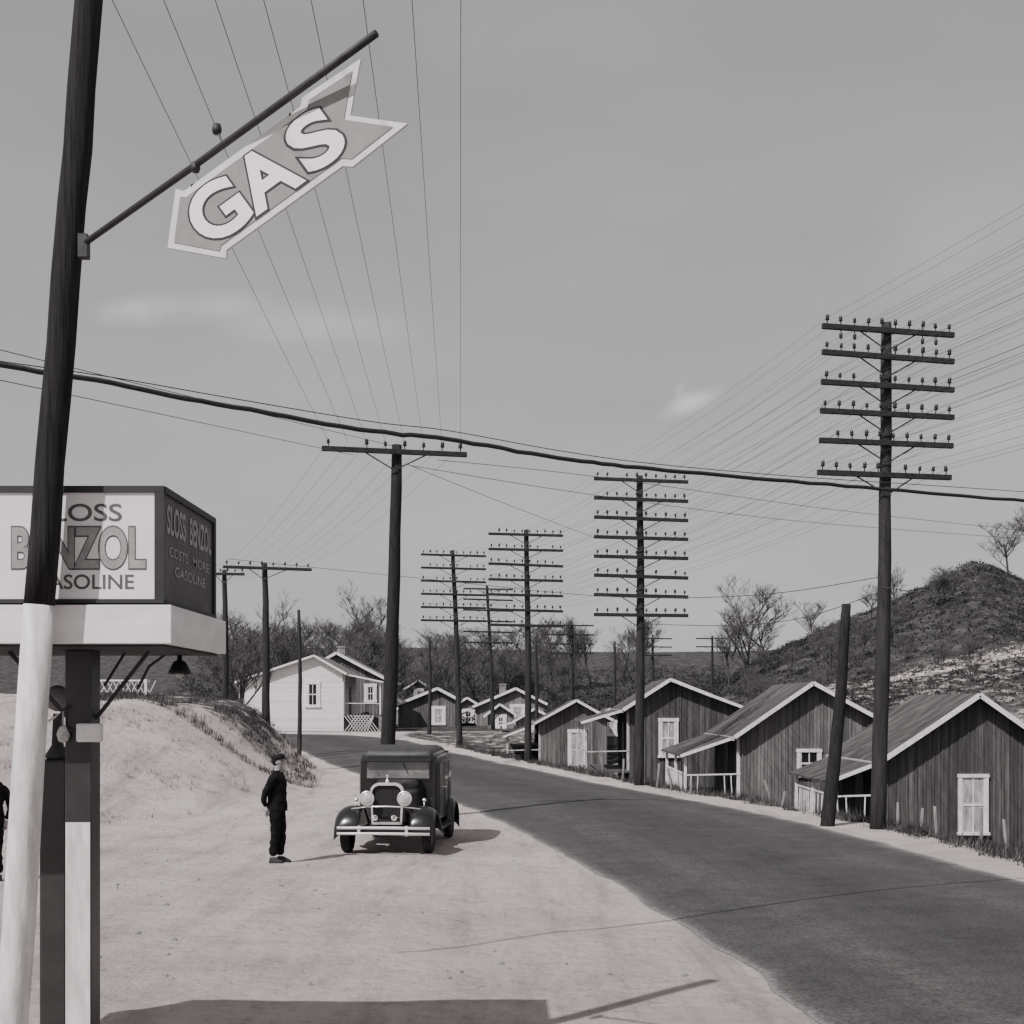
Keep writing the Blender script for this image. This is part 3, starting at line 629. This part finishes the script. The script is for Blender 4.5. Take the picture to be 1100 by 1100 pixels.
# ---------- left pole, arm, arrow sign
DS=7.6;K=DS/13;DP=DS*.977
t=thing('wooden_pole','dark wooden pole with whitewashed lower part at the left foreground','pole',(PX(8,DP),DP,0))
pts=[(2,1260),(8,1150),(20,1000),(30,830),(42,650)]
b=MB();b.path([P(x,y,DP) for x,y in pts],[.096,.094,.091,.088,.0855],24);b.build('painted_base',M['polew'],t,smooth=True)
pts=[(42,650),(48,575),(54,500),(60,430),(65,370),(71,300),(77,220),(83,160),(88,95),(97,-20),(103,-90)]
b=MB();b.path([P(x+math.sin(i*2.1)*.8,y,DP) for i,(x,y) in enumerate(pts)],[.085,.084,.081,.082,.080,.081,.079,.080,.078,.077,.076],24);b.build('shaft',M['pole'],t,smooth=True)
d0=DP-.09;d1=d0*.80
def ad(x): return 1/(1/d0+(1/d1-1/d0)*(x-90)/(410-90))
t=thing('sign_bracket_arm','dark round iron arm rising from the wooden pole over the arrow sign','bracket',P(90,262,d0))
b=MB();b.path([P(90,262,d0),P(206,180,ad(206)),P(322,96,ad(322)),P(404,36,ad(404))],.018,10);b.build('rod',M['iron'],t,smooth=True)
b=MB();q=P(91,264,d0);b.box(q.x-.03,q.x+.022,d0-.03,d0+.03,q.z-.07,q.z+.06);b.build('mounting_plate',M['iron'],t)
for (x,y) in ((210,181),(233,140)):
    q=P(x,y,ad(x));b=MB();b.lathe([(0,-.018),(.02,-.018),(.026,0),(.02,.03),(0,.035)],q,n=8);b.build('clamp',M['iron'],t,smooth=True)
b=MB();b.path([P(233,140,ad(233)),P(240,156,ad(240))],.006,6);b.build('clamp_bolt',M['iron'],t)
e0=d0*.93;e1=e0*.87
def sdd(x): return 1/(1/e0+(1/e1-1/e0)*(x-180)/(438-180))
ax=Vector((.81,-.586));nn=Vector((.586,.81));K2=.6
def SP(a,n_,f=0):
    x=180+ax.x*a+nn.x*n_;y=266+ax.y*a+nn.y*n_;D=sdd(x);return P(x,y,D)+Vector((-.12,-1,0)).normalized()*f*K2
out=[(0,0),(44,-46),(50,-39),(204,-39),(212,-46),(287,-43),(242,0),(287,43),(212,46),(204,39),(50,39),(44,46)]
inn=[(9,0),(43,-36),(48,-32),(208,-32),(216,-39),(272,-37),(234,0),(272,37),(216,39),(208,32),(48,32),(43,36)]
t=thing('arrow_sign','pale arrow shaped sign reading GAS hanging from the iron arm','sign',SP(140,0))
def plate(poly,f0,f1,name,m):
    b=MB();b.loft([[SP(a,c,f0) for a,c in poly],[SP(a,c,f1) for a,c in poly]]);return b.build(name,M[m],t)
plate(out,-.03,0,'border','arrowb');plate(inn,.003,.008,'face','arrow')
for k,(off,f,m) in enumerate(((.055,.012,'arrowo'),(.03,.016,'arrowl'))):
    for ch,a0,a1 in (('G',36,97),('A',97,163),('S',170,223)):
        vs,fs=text_mesh(ch,off,.03);b=MB()
        b.add([SP(a0+(a1-a0)*u,30-60*v,f) for u,v in vs],fs);b.build('letter' if k else 'letter_outline',M[m],t,fixn=False)
for a,n_ in ((60,-38),(190,-38)):
    q=SP(a,n_);b=MB();b.bar(q,q+Vector((0.02,.12,.07)),.012,.018);b.build('hanger',M['iron'],t)
# ---------- canopy + sign box
xc=PX(175,DS);XL=-5.2;YB=DS*1.17
t=thing('station_canopy','filling station canopy with white fascia on a square post','canopy',(PX(88,DS*1.07),DS*1.07,0))
zt,zb=PZ(650,DS),PZ(692,DS);y0=DS-.06
b=MB();b.box(XL,PX(184,y0),y0,YB+.09,zb,zt-.003);b.build('fascia',M['fascia'],t,bevel=.006)
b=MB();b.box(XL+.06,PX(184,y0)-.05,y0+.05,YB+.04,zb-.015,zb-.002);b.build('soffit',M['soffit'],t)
Dp=DS*1.07
b=MB();b.box(PX(75,Dp),PX(103,Dp),Dp-.09,Dp+.09,.0,zb-.016);b.build('post',M['pump'],t,bevel=.006)
b=MB();b.box(PX(76,Dp),PX(102,Dp),Dp-.096,Dp-.091,-.02,PZ(882,Dp));b.build('painted_panel',M['polew'],t)
for (x0,yy0,x1,yy1) in ((103,772,160,700),(74,772,10,700)):
    b=MB();b.bar(P(x0,yy0,Dp),P(x1,yy1,Dp),.022,.022);b.build('brace',M['iron'],t)
b=MB();b.bar(P(112,737,Dp+.3),P(135,700,Dp+.3),.015,.015);b.build('brace',M['iron'],t)
sb=thing('signboard','boxed signboard with painted lettering standing on the white canopy fascia','sign',(xc-1,DS,zt))
zs0,zs1=PZ(648,DS),PZ(524,DS)
b=MB();b.box(XL,xc,DS,YB,zs0,zs1);b.build('box',M['signshade'],sb)
b=MB();b.box(XL,xc-.035,DS-.008,DS-.002,zs0+.024,zs1-.03);b.build('front_panel',M['signw'],sb)
b=MB()
b.box(XL,xc+.012,DS-.02,DS-.0085,zs1-.03,zs1+.009);b.box(XL,xc+.012,DS-.02,DS-.0085,zs0,zs0+.02);b.box(xc-.045,xc+.012,DS-.019,DS-.0085,zs0+.02,zs1-.03)
b.box(xc+.002,xc+.018,DS-.008,YB,zs1-.03,zs1+.008);b.box(xc+.002,xc+.018,DS-.008,YB,zs0,zs0+.02);b.box(xc+.002,xc+.018,YB-.05,YB,zs0+.02,zs1-.03)
b.build('frame',M['signframe'],sb)
def ftext(s,x0,x1,ya,yb_,m,off,f,ref=None):
    vs,fs=text_mesh(s,off,ref);b=MB();D=DS-f;b.add([P(x0+(x1-x0)*u,yb_+(ya-yb_)*v,D) for u,v in vs],fs);b.build('lettering',M[m],sb,fixn=False)
ftext('SLOSS',40,131,541,560,'letd',.012,.010)
ftext('BENZOL',12,157,565,612,'letd',.058,.010,.045);ftext('BENZOL',12,157,565,612,'letb',.030,.013,.045)
ftext('GASOLINE',36,144,617,633,'letd',.012,.010)
Hh=zs1-zs0
def stext(s,u0,u1,z0,z1,off,m):
    vs,fs=text_mesh(s,off);b=MB();ya=DS+(YB-DS)*u0;yb_=DS+(YB-DS)*u1;b.add([(xc+.004,ya+(yb_-ya)*u,z0+(z1-z0)*v) for u,v in vs],fs);b.build('side_lettering',M[m],sb,fixn=False)
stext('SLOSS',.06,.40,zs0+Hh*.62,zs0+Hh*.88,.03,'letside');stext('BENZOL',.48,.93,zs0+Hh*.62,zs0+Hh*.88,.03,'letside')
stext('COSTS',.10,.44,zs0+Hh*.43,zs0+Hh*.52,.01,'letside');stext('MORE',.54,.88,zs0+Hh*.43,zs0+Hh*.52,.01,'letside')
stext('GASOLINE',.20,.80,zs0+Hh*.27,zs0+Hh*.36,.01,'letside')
# lamp
Dl=DS*1.16
t=thing('hanging_lamp','dark bell shaded lamp hanging under the canopy corner','lamp',P(193,700,Dl))
b=MB();q=P(193,724,Dl);b.lathe([(r_*K,h*K) for r_,h in [(.02,.3),(.03,.16),(.07,.14),(.13,.03),(.135,0),(.12,0)]],q,n=16);b.build('shade',M['blackm'],t,smooth=True)
b=MB();b.lathe([(r_*K,h*K) for r_,h in [(0,-.05),(.04,-.03),(.05,0),(.03,.06)]],q,n=10);b.build('bulb',M['lens'],t,smooth=True)
b=MB();b.path([P(193,704,Dl),P(182,700,Dl),P(160,716,Dl),P(148,740,Dl)],.010,6);b.build('pipe',M['iron'],t)
D1=Dp-.12
t=thing('floodlight','small white floodlight box fixed to the canopy post','lamp',P(95,788,D1))
b=MB();a=P(84,797,D1);c=P(110,777,D1);b.box(a.x,c.x,D1-.05,D1+.03,a.z,c.z);b.build('housing',M['trim'],t,bevel=.012)
b=MB();b.path([P(84,786,D1),P(70,783,D1),P(62,770,D1),P(74,757,D1)],.008,6);b.build('conduit',M['iron'],t)
t2=thing('bulb_light','small pale bulb on a curved bracket beside the whitewashed pole','lamp',P(66,785,D1))
b=MB();b.lathe([(r_*K,h*K) for r_,h in [(0,-.09),(.05,-.07),(.07,0),(.05,.06),(.03,.09)]],P(68,789,D1),n=12);b.build('bulb',M['lens'],t2,smooth=True)
b=MB();b.path([P(68,780,D1),P(68,764,D1),P(52,775,D1)],.008,6);b.build('bracket',M['lens'],t2)
Yp=DS*1.14;xp=PX(62,Yp);t=thing('gas_pump','dark gas pump with round globe behind the whitewashed pole','gas pump',(xp,Yp,0))
hw=15*Yp/F
b=MB();b.box(xp-hw,xp+hw,Yp-hw,Yp+hw,.12,PZ(815,Yp));b.build('cabinet',M['pump'],t,bevel=.02)
b=MB();b.box(xp-hw*1.4,xp+hw*1.4,Yp-hw*1.4,Yp+hw*1.4,-.02,.12);b.build('plinth',M['stone'],t,bevel=.02)
b=MB();b.lathe([(.07,0),(.085,.02),(.04,.09),(.03,.30)],(xp,Yp,PZ(815,Yp)),n=12);b.build('neck',M['iron'],t,smooth=True)
zc=PZ(750,Yp);b=MB();b.lathe([(r_*K*.72,h*K) for r_,h in [(0,-.09),(.14,-.085),(.2,-.04),(.21,0),(.2,.04),(.14,.085),(0,.09)]],(xp,Yp,zc),(0,1,0),n=20);b.build('globe',M['globe'],t,smooth=True)
b=MB();b.path([(xp+hw,Yp-.05,1.7),(xp+hw+.06,Yp-.06,1.4),(xp+hw+.05,Yp-.05,.6),(xp+hw+.02,Yp-.05,.9),(xp+hw+.01,Yp-.05,1.2)],.012,6);b.build('hose',M['tyre'],t,smooth=True)
# ---------- car
CX,CY=PX(416,23.4),22.95
t=thing('parked_car','old black sedan with large round headlights parked facing us on the dirt','car',(CX,CY,0))
def C(x,y,z): return Vector((CX+x,CY+y,z))
def rr(y,w,zb,zt,r,n=6,bw=None):
    o=[];bw=bw or w
    for (cx,cz,a0,ww) in ((1,1,0,w),(-1,1,90,w),(-1,-1,180,bw),(1,-1,270,bw)):
        for k in range(n+1):
            a=math.radians(a0+90*k/n);rad=r if cz>0 else .04
            o.append(C(cx*(ww/2-rad)+rad*math.cos(a),y,(zt-rad if cz>0 else zb+rad)+rad*math.sin(a)))
    return o
W=1.54
b=MB();b.loft([rr(1.42,1.40,.5,1.68,.14),rr(1.47,1.46,.48,1.74,.16),rr(1.6,1.50,.48,1.76,.17),rr(2.0,W,.48,1.78,.18),rr(2.6,W,.48,1.79,.19),rr(3.35,W-.01,.48,1.77,.22),rr(3.7,1.44,.5,1.68,.28),rr(3.88,1.28,.52,1.52,.32),rr(3.94,1.1,.6,1.35,.3)])
b.loft([rr(.30,.58,.55,1.20,.20,bw=.64),rr(.8,.74,.55,1.23,.22,bw=.78),rr(1.419,1.04,.52,1.27,.2,bw=1.06)])
b.box(CX-.42,CX+.42,CY+.0,CY+3.9,.38,.5)
body=b.build('body',M['black'],t,smooth=False);body.data.polygons.foreach_set('use_smooth',[len(p.vertices)==4 for p in body.data.polygons])
e=body.modifiers.new('e','EDGE_SPLIT');e.split_angle=.6
b=MB();b.loft([rr(1.44,1.26,1.64,1.755,.10,bw=1.36),rr(1.52,1.32,1.66,1.805,.12,bw=1.42),rr(1.75,1.34,1.68,1.84,.14,bw=1.46),rr(2.1,1.36,1.7,1.862,.15,bw=1.48),rr(2.7,1.36,1.72,1.87,.15,bw=1.48),rr(3.3,1.30,1.7,1.835,.14,bw=1.44),rr(3.62,1.14,1.62,1.745,.11,bw=1.34),rr(3.74,1.0,1.56,1.66,.05,bw=1.2)]);b.build('roof',M['ctop'],t,smooth=True)
b=MB();b.bar(C(-.64,1.36,1.63),C(.64,1.36,1.63),.17,.025,up=(0,-.5,1));b.build('visor',M['black'],t,bevel=.01)
b=MB();b.loft([[C(-.59,1.398,1.28),C(.59,1.398,1.28),C(.59,1.412,1.59),C(-.59,1.412,1.59)],[C(-.59,1.417,1.28),C(.59,1.417,1.28),C(.59,1.4175,1.59),C(-.59,1.4175,1.59)]]);ws=b.build('windscreen',M['cwind'],t)
b=MB()
for x0,x1,z0,z1 in ((-.63,.63,1.59,1.615),(-.63,.63,1.255,1.28),(-.63,-.59,1.28,1.59),(.59,.63,1.28,1.59)): b.box(CX+x0,CX+x1,CY+1.385,CY+1.419,z0,z1)
b.build('windscreen_frame',M['black'],t)
b=MB();b.path([C(.1,1.38,1.57),C(.2,1.38,1.36)],.007,5);b.build('wiper',M['blackm'],t)
def hx(y): return itp([(1.42,.70),(1.47,.73),(1.6,.75),(2.0,.77),(2.6,.77),(3.35,.765),(3.7,.72)],y)
for s in (-1,1):
    for ya,yb_ in ((1.66,2.2),(2.28,2.9),(2.98,3.42)):
        b=MB();b.loft([[C(s*(hx(y)-.01),y,z) for y,z in ((ya,1.22),(yb_,1.22),(yb_,1.53),(ya,1.53))],[C(s*(hx(y)+.005),y,z) for y,z in ((ya,1.22),(yb_,1.22),(yb_,1.53),(ya,1.53))]]);b.build('side_window',M['cwind'],t)
    for y in (1.62,2.24,2.94):
        b=MB();b.bar(C(s*(hx(y)+.003),y,.6),C(s*(hx(y)+.003),y,1.55),.010,.010,up=(0,1,0));b.build('door_seam',M['blackm'],t)
    b=MB();b.path([C(s*.77,2.12,1.08),C(s*.81,2.12,1.08),C(s*.81,2.2,1.08)],.012,6);b.build('door_handle',M['chrome'],t)
    b=MB();b.bar(C(s*.752,1.6,1.17),C(s*.775,2.1,1.17),.012,.02);b.bar(C(s*.775,2.1,1.17),C(s*.77,3.4,1.17),.012,.02);b.build('belt_moulding',M['black'],t)
    def fender(prof,x0,x1,nm,dr=.13):
        rings=[]
        for (y,z) in prof:
            ring=[]
            for k in range(9):
                u=k/8;xx=x0+(x1-x0)*u;drop=dr*max(0,(u-.40)/.60)**2.6+.04*max(0,(.35-u)/.35)**2;ring.append(C(s*xx,y,z-drop))
            rings.append(ring)
        b=MB();m=9
        vs=[v for r_ in rings for v in r_];fs=[(i*m+k,i*m+k+1,(i+1)*m+k+1,(i+1)*m+k) for i in range(len(rings)-1) for k in range(m-1)]
        b.add(vs,fs);o=b.build(nm,M['black'],t,smooth=True);md=o.modifiers.new('s','SOLIDIFY');md.thickness=.02;return o
    arc=[(.35+.47*math.cos(math.radians(a)),.40+.45*math.sin(math.radians(a))) for a in range(180,44,-8)]
    fender(arc+[(.95,.55),(1.2,.42),(1.4,.385)],.44,.89,'front_fender')
    arc=[(3.2+.46*math.cos(math.radians(a)),.38+.45*math.sin(math.radians(a))) for a in range(180,-20,-8)]
    fender([(2.6,.39),(2.7,.42)]+arc,.6,.90,'rear_fender')
    b=MB();b.box(CX+min(s*.66,s*.88),CX+max(s*.66,s*.88),CY+1.35,CY+2.68,.345,.375);b.build('running_board',M['blackm'],t,bevel=.008)
    for y in (.35,3.2):
        b=MB();o_=C(s*.73,y,.362);b.lathe([(.24,-.06),(.27,-.08),(.33,-.08),(.36,-.05),(.365,0),(.36,.05),(.33,.08),(.27,.08),(.24,.06),(.24,-.06)],o_,(s,0,0),n=28);w_=b.build('wheel',M['tyre'],t,smooth=True)
        b=MB();b.lathe([(.242,-.055),(.242,.055),(.225,.05),(.21,.02),(.09,.03),(.08,.075),(0,.08)],o_,(s,0,0),n=24);b.build('rim',M['rim'],w_,smooth=True)
        b=MB()
        for k in range(12):
            a=k*math.pi/6;u=Vector((0,math.cos(a),math.sin(a)));b.bar(o_+u*.07+Vector((s*.05,0,0)),o_+u*.225+Vector((s*.035,0,0)),.02,.025,up=(1,0,0))
        b.build('spoke',M['post'],w_)
    o_=C(s*.335,.10,.99);h=.86;b=MB();b.lathe([(r_*h,z_*h) for r_,z_ in [(0,-.19),(.06,-.18),(.115,-.11),(.14,-.02),(.145,.015)]],o_,(0,-1,0),n=24);hl=b.build('headlight',M['black'],t,smooth=True)
    b=MB();b.lathe([(r_*h,z_*h) for r_,z_ in [(.126,.0),(.15,.0),(.156,.02),(.15,.035),(.126,.03)]],o_,(0,-1,0),n=24);b.build('bezel',M['chrome'],hl,smooth=True)
    b=MB();b.lathe([(r_*h,z_*h) for r_,z_ in [(.128,.015),(.09,.04),(.04,.05),(0,.054)]],o_,(0,-1,0),n=24);b.build('lens',M['lens'],hl,smooth=True)
    b=MB();b.lathe([(0,-.07),(.03,-.05),(.038,0),(.03,.015),(0,.02)],C(s*.62,.55,.93),(0,-1,0),n=12);b.path([C(s*.62,.55,.90),C(s*.62,.55,.78)],.012,6);b.build('side_lamp',M['chrome'],t,smooth=True)
    b=MB();b.path([C(s*.18,-.0,.66),C(s*.22,.25,.64)],.015,6);b.lathe([(.05,.0),(.02,.05),(.012,.16)],C(s*.17,-.04,.66),(0,1,0),n=14);b.build('horn',M['chrome'],t,smooth=True)
b=MB();b.path([C(-.62,.14,.80),C(-.335,.11,.84),C(0,.08,.85),C(.335,.11,.84),C(.62,.14,.80)],.014,8);b.build('headlight_bar',M['chrome'],t,smooth=True)
def arch(w,zb,zt,r,y,n=8):
    o=[C(-w/2*.9,y,zb),C(w/2*.9,y,zb)]
    for k in range(n+1):
        a=math.radians(90*k/n);o.append(C(w/2-r+r*math.cos(a),y,zt-r+r*math.sin(a)))
    for k in range(n+1):
        a=math.radians(90+90*k/n);o.append(C(-w/2+r+r*math.cos(a),y,zt-r+r*math.sin(a)))
    return o
o1=arch(.60,.52,1.26,.16,.20);i1_=arch(.53,.56,1.215,.135,.20);o2=arch(.60,.52,1.26,.16,.31);i2_=arch(.53,.56,1.215,.135,.31)
n_=len(o1);b=MB();vs=o1+i1_+o2+i2_;fs=[]
for k in range(n_):
    q=(k+1)%n_;fs+= [(k,q,n_+q,n_+k),(k,q,2*n_+q,2*n_+k),(n_+k,n_+q,3*n_+q,3*n_+k),(2*n_+k,2*n_+q,3*n_+q,3*n_+k)]
b.add(vs,fs);sh=b.build('radiator_shell',M['chrome'],t)
b=MB();b.loft([arch(.528,.56,1.213,.135,.26),arch(.528,.56,1.213,.135,.275)]);b.build('grille_core',M['blackm'],sh)
b=MB()
for k in range(-9,10): b.bar(C(k*.027,.252,.58),C(k*.027,.252,1.19-abs(k)**2*.0008),.006,.008,up=(0,1,0))
b.build('grille_bars',M['iron'],sh)
b=MB();b.lathe([(.03,0),(.035,.03),(.02,.05),(.008,.09),(.02,.12),(0,.14)],C(0,.26,1.26),n=10);b.build('radiator_cap',M['chrome'],t,smooth=True)
b=MB()
for z in (.40,.50):
    pts=[C(x,-.24+.08*(abs(x)/.82)**4,z-.012*(abs(x)/.82)**2) for x in [-.82+.082*k for k in range(21)]]
    rings=[[p+Vector((0,-.010,-.014)),p+Vector((0,-.014,0)),p+Vector((0,-.010,.014)),p+Vector((0,0,.024)),p+Vector((0,.012,0)),p+Vector((0,0,-.024))] for p in pts];b.loft(rings)
for x in (-.42,.42): b.box(CX+x-.025,CX+x+.025,CY-.235,CY-.205,.36,.535)
b.build('bumper',M['chrome'],t)
for x in (-.4,.4):
    b=MB();b.bar(C(x,-.2,.45),C(x,.3,.45),.04,.05);b.build('bumper_bracket',M['blackm'],t)
for y in (.35,3.2):
    b=MB();b.path([C(-.7,y,.36),C(.7,y,.36)],.038,8);b.build('axle',M['blackm'],t)
b=MB();b.path([C(-.5,.33,.45),C(0,.33,.4),C(.5,.33,.45)],.03,6);b.box(CX-.3,CX+.3,CY+.3,CY+.33,.36,.54);b.build('splash_apron',M['black'],t)
b=MB();o_=C(0,4.02,.85);b.lathe([(.22,-.07),(.33,-.08),(.36,0),(.33,.08),(.22,.07),(.22,-.07)],o_,(0,1,0),n=24);b.build('spare_wheel',M['tyre'],t,smooth=True)
t.rotation_euler=(0,0,-.075)
# ---------- people
def person(label,loc,rot,sc=1.0):
    J=[(0,0,.96),(.0,0,1.12),(.01,0,1.30),(-.01,0,1.44),(.0,0,1.51),(.025,0,1.585),(.025,0,1.66),(.015,0,1.715)]
    R=[(.15,.15),(.145,.145),(.15,.16),(.105,.12),(.052,.052),(.066,.062),(.088,.078),(.07,.065)]
    E=[(i,i+1) for i in range(7)]
    def add(p,r,par):
        J.append(p);R.append((r,r) if not isinstance(r,tuple) else r);E.append((par,len(J)-1));return len(J)-1
    hands=[]
    for s in (-1,1):
        a=add((-.02,s*.16,1.41),.080,3)
        if s<0:
            a=add((-.08,s*.21,1.27),.068,a);a=add((-.17,s*.225,1.12),.058,a);a=add((-.17,s*.18,1.01),.048,a);a=add((-.15,s*.14,.93),.036,a);hands.append(((-.145,s*.14,.915),(.08,.05,-1)))
        else:
            a=add((-.05,s*.2,1.27),.068,a);a=add((-.09,s*.21,1.13),.058,a);a=add((-.07,s*.19,1.0),.048,a);a=add((-.05,s*.17,.90),.036,a);hands.append(((-.05,s*.17,.885),(.08,0,-1)))
        h=add((.0,s*.09,.88),.120,0);k=add((.012+s*.02,s*.085,.70),.100,h);k=add((.022+s*.03,s*.08,.50),.082,k);k=add((-.004+s*.035,s*.08,.28),.076,k);k=add((-.015+s*.04,s*.08,.11),.066,k)
    me=bpy.data.meshes.new('b');me.from_pydata(J,E,[]);o=bpy.data.objects.new('b',me);COL.objects.link(o)
    sk=o.modifiers.new('s','SKIN');sk.use_smooth_shade=True
    for i,r_ in enumerate(R): me.skin_vertices[0].data[i].radius=r_
    me.skin_vertices[0].data[0].use_root=True
    su=o.modifiers.new('u','SUBSURF');su.levels=3;su.render_levels=3;bpy.context.view_layer.update()
    ev=bpy.data.meshes.new_from_object(o.evaluated_get(bpy.context.evaluated_depsgraph_get()))
    B=MB()
    def crease(v,amp=.011):
        if v.z>1.49: return v
        n1=noise.noise(Vector((v.x*7,v.y*7,v.z*11)))+.6*noise.noise(Vector((v.x*16,v.y*16,v.z*24+5)))
        return Vector((v.x+amp*n1*(1 if v.x>0 else -1),v.y+amp*n1*(1 if v.y>0 else -1),v.z))
    for p in ev.polygons:
        c=p.center;sk_=c.z>1.52 or (abs(c.y)>.11 and c.z<.93 and c.z>.84 and c.x<-.02 and (c.x<-.12 or c.y>.14))
        B.f.append(list(p.vertices));B.m.append(1 if sk_ else 0)
    B.v=[crease(v.co.copy()) for v in ev.vertices];bpy.data.objects.remove(o)
    for (hp,hd) in hands:
        hp=Vector(hp);hd=Vector(hd).normalized();sg=1 if hp.y>0 else -1
        B.path([hp,hp+hd*.05,hp+hd*.095],[.028,.034,.026],8,1)
        for i,(l) in enumerate((.065,.075,.07,.055)):
            q=hp+hd*.085+Vector(((i-1.5)*.019,0,0));B.path([q,q+hd*l*.55+Vector((0,-sg*.004,0)),q+hd*l*.9+Vector((0,-sg*.02,0))],[.010,.009,.007],6,1)
        q=hp+hd*.03+Vector((.03,0,0));B.path([q,q+hd*.04+Vector((.018,0,0)),q+hd*.07+Vector((.02,0,0))],[.012,.010,.008],6,1)
    B.path([(.096,0,1.672),(.112,0,1.655),(.124,0,1.640),(.100,0,1.632)],[.008,.012,.015,.010],8,1)
    B.path([(.07,0,1.582),(.092,0,1.574),(.075,0,1.556)],[.030,.026,.02],8,1)
    B.path([(.078,-.045,1.682),(.098,-.02,1.686),(.100,.02,1.686),(.078,.045,1.682)],[.006,.010,.010,.006],6,1)
    B.path([(.095,-.018,1.611),(.101,0,1.613),(.095,.018,1.611)],[.004,.007,.004],6,1)
    for s in (-1,1):
        B.lathe([(0,-.006),(.018,-.005),(.024,.003),(.016,.008),(0,.009)],(.012,s*.076,1.645),(0,s,.1),n=10,mi=1)
        B.lathe([(0,0),(.008,.002),(0,.005)],(.096,s*.028,1.668),(1,s*.2,0),n=6,mi=2)
    t=thing('person',label,'person',(0,0,0))
    B.build('body',[M['cloth'],M['skin'],M['cloth']],t,smooth=True)
    b=MB();b.loft([[(-.012+.082*rx*math.cos(a)-.004,.083*rx*math.sin(a),z-.01*math.cos(a)) for a in [math.pi*.42+k*math.pi*1.16/9 for k in range(10)]]+[(-.03+.05*rx*math.cos(a),.05*rx*math.sin(a),z) for a in [math.pi*1.58-k*math.pi*1.16/9 for k in range(10)]] for rx,z in ((.72,1.60),(.98,1.65),(1.06,1.70))]);b.build('hair',M['cap'],t,smooth=True)
    b=MB();b.loft([[( .012+r_*.096*1.08*math.cos(a),r_*.087*math.sin(a),z+.014*math.cos(a)) for a in [k*math.pi/8 for k in range(16)]] for r_,z in ((1,1.695),(1.06,1.715),(1.10,1.74),(.92,1.768),(.5,1.778))]);
    b.loft([[(.08,-.068,1.706),(.08,.068,1.706),(.150,.042,1.702),(.163,0,1.702),(.150,-.042,1.702)],[(.08,-.068,1.718),(.08,.068,1.718),(.150,.042,1.710),(.163,0,1.710),(.150,-.042,1.710)]])
    b.build('cap',M['cap'],t,smooth=True)
    b=MB();rg=[]
    for i in range(19):
        z=.86+.63*i/18;rx=itp([(.86,.168),(.96,.162),(1.10,.152),(1.28,.158),(1.42,.128),(1.49,.068)],z);ry=itp([(.86,.185),(.96,.175),(1.10,.165),(1.28,.178),(1.42,.155),(1.49,.075)],z)
        rg.append([crease(Vector((rx*math.cos(a)-.005,ry*math.sin(a),z)),.012) for a in [k*math.pi/14 for k in range(28)]])
    b.loft(rg,cap=False);b.build('jacket',M['cloth'],t,smooth=True)
    b=MB();b.loft([[( .004+rx*math.cos(a),rx*.95*math.sin(a),z-.015*math.cos(a)) for a in [k*math.pi/8 for k in range(16)]] for rx,z in ((.070,1.475),(.060,1.50),(.057,1.52))],cap=False);b.build('collar',M['trimo'],t,smooth=True)
    for s in (-1,1):
        b=MB();b.loft([[( x+s*.04+dx*math.cos(a),s*.083+dy*math.sin(a)*(1-.15*math.cos(a)),z) for a in [k*math.pi/6 for k in range(12)]] for x,dx,dy,z in ((.045,.125,.044,0),(.045,.128,.046,.02),(.04,.118,.043,.045),(.015,.085,.040,.07),(-.012,.055,.040,.10))]);b.build('shoe',M['blackm'],t,smooth=True)
    t.location=loc;t.rotation_euler=(0,0,rot);t.scale=(sc,sc,sc);return t
X=PX(298,21.7);person('man in dark cap and dark jacket standing beside the parked car',(X,21.7,ground(X,21.7)),math.radians(-5),1.015)
X=PX(-9,19.5);person('figure in dark clothes cut off by the left edge of view',(X,19.5,ground(X,19.5)),math.radians(150),1.0)
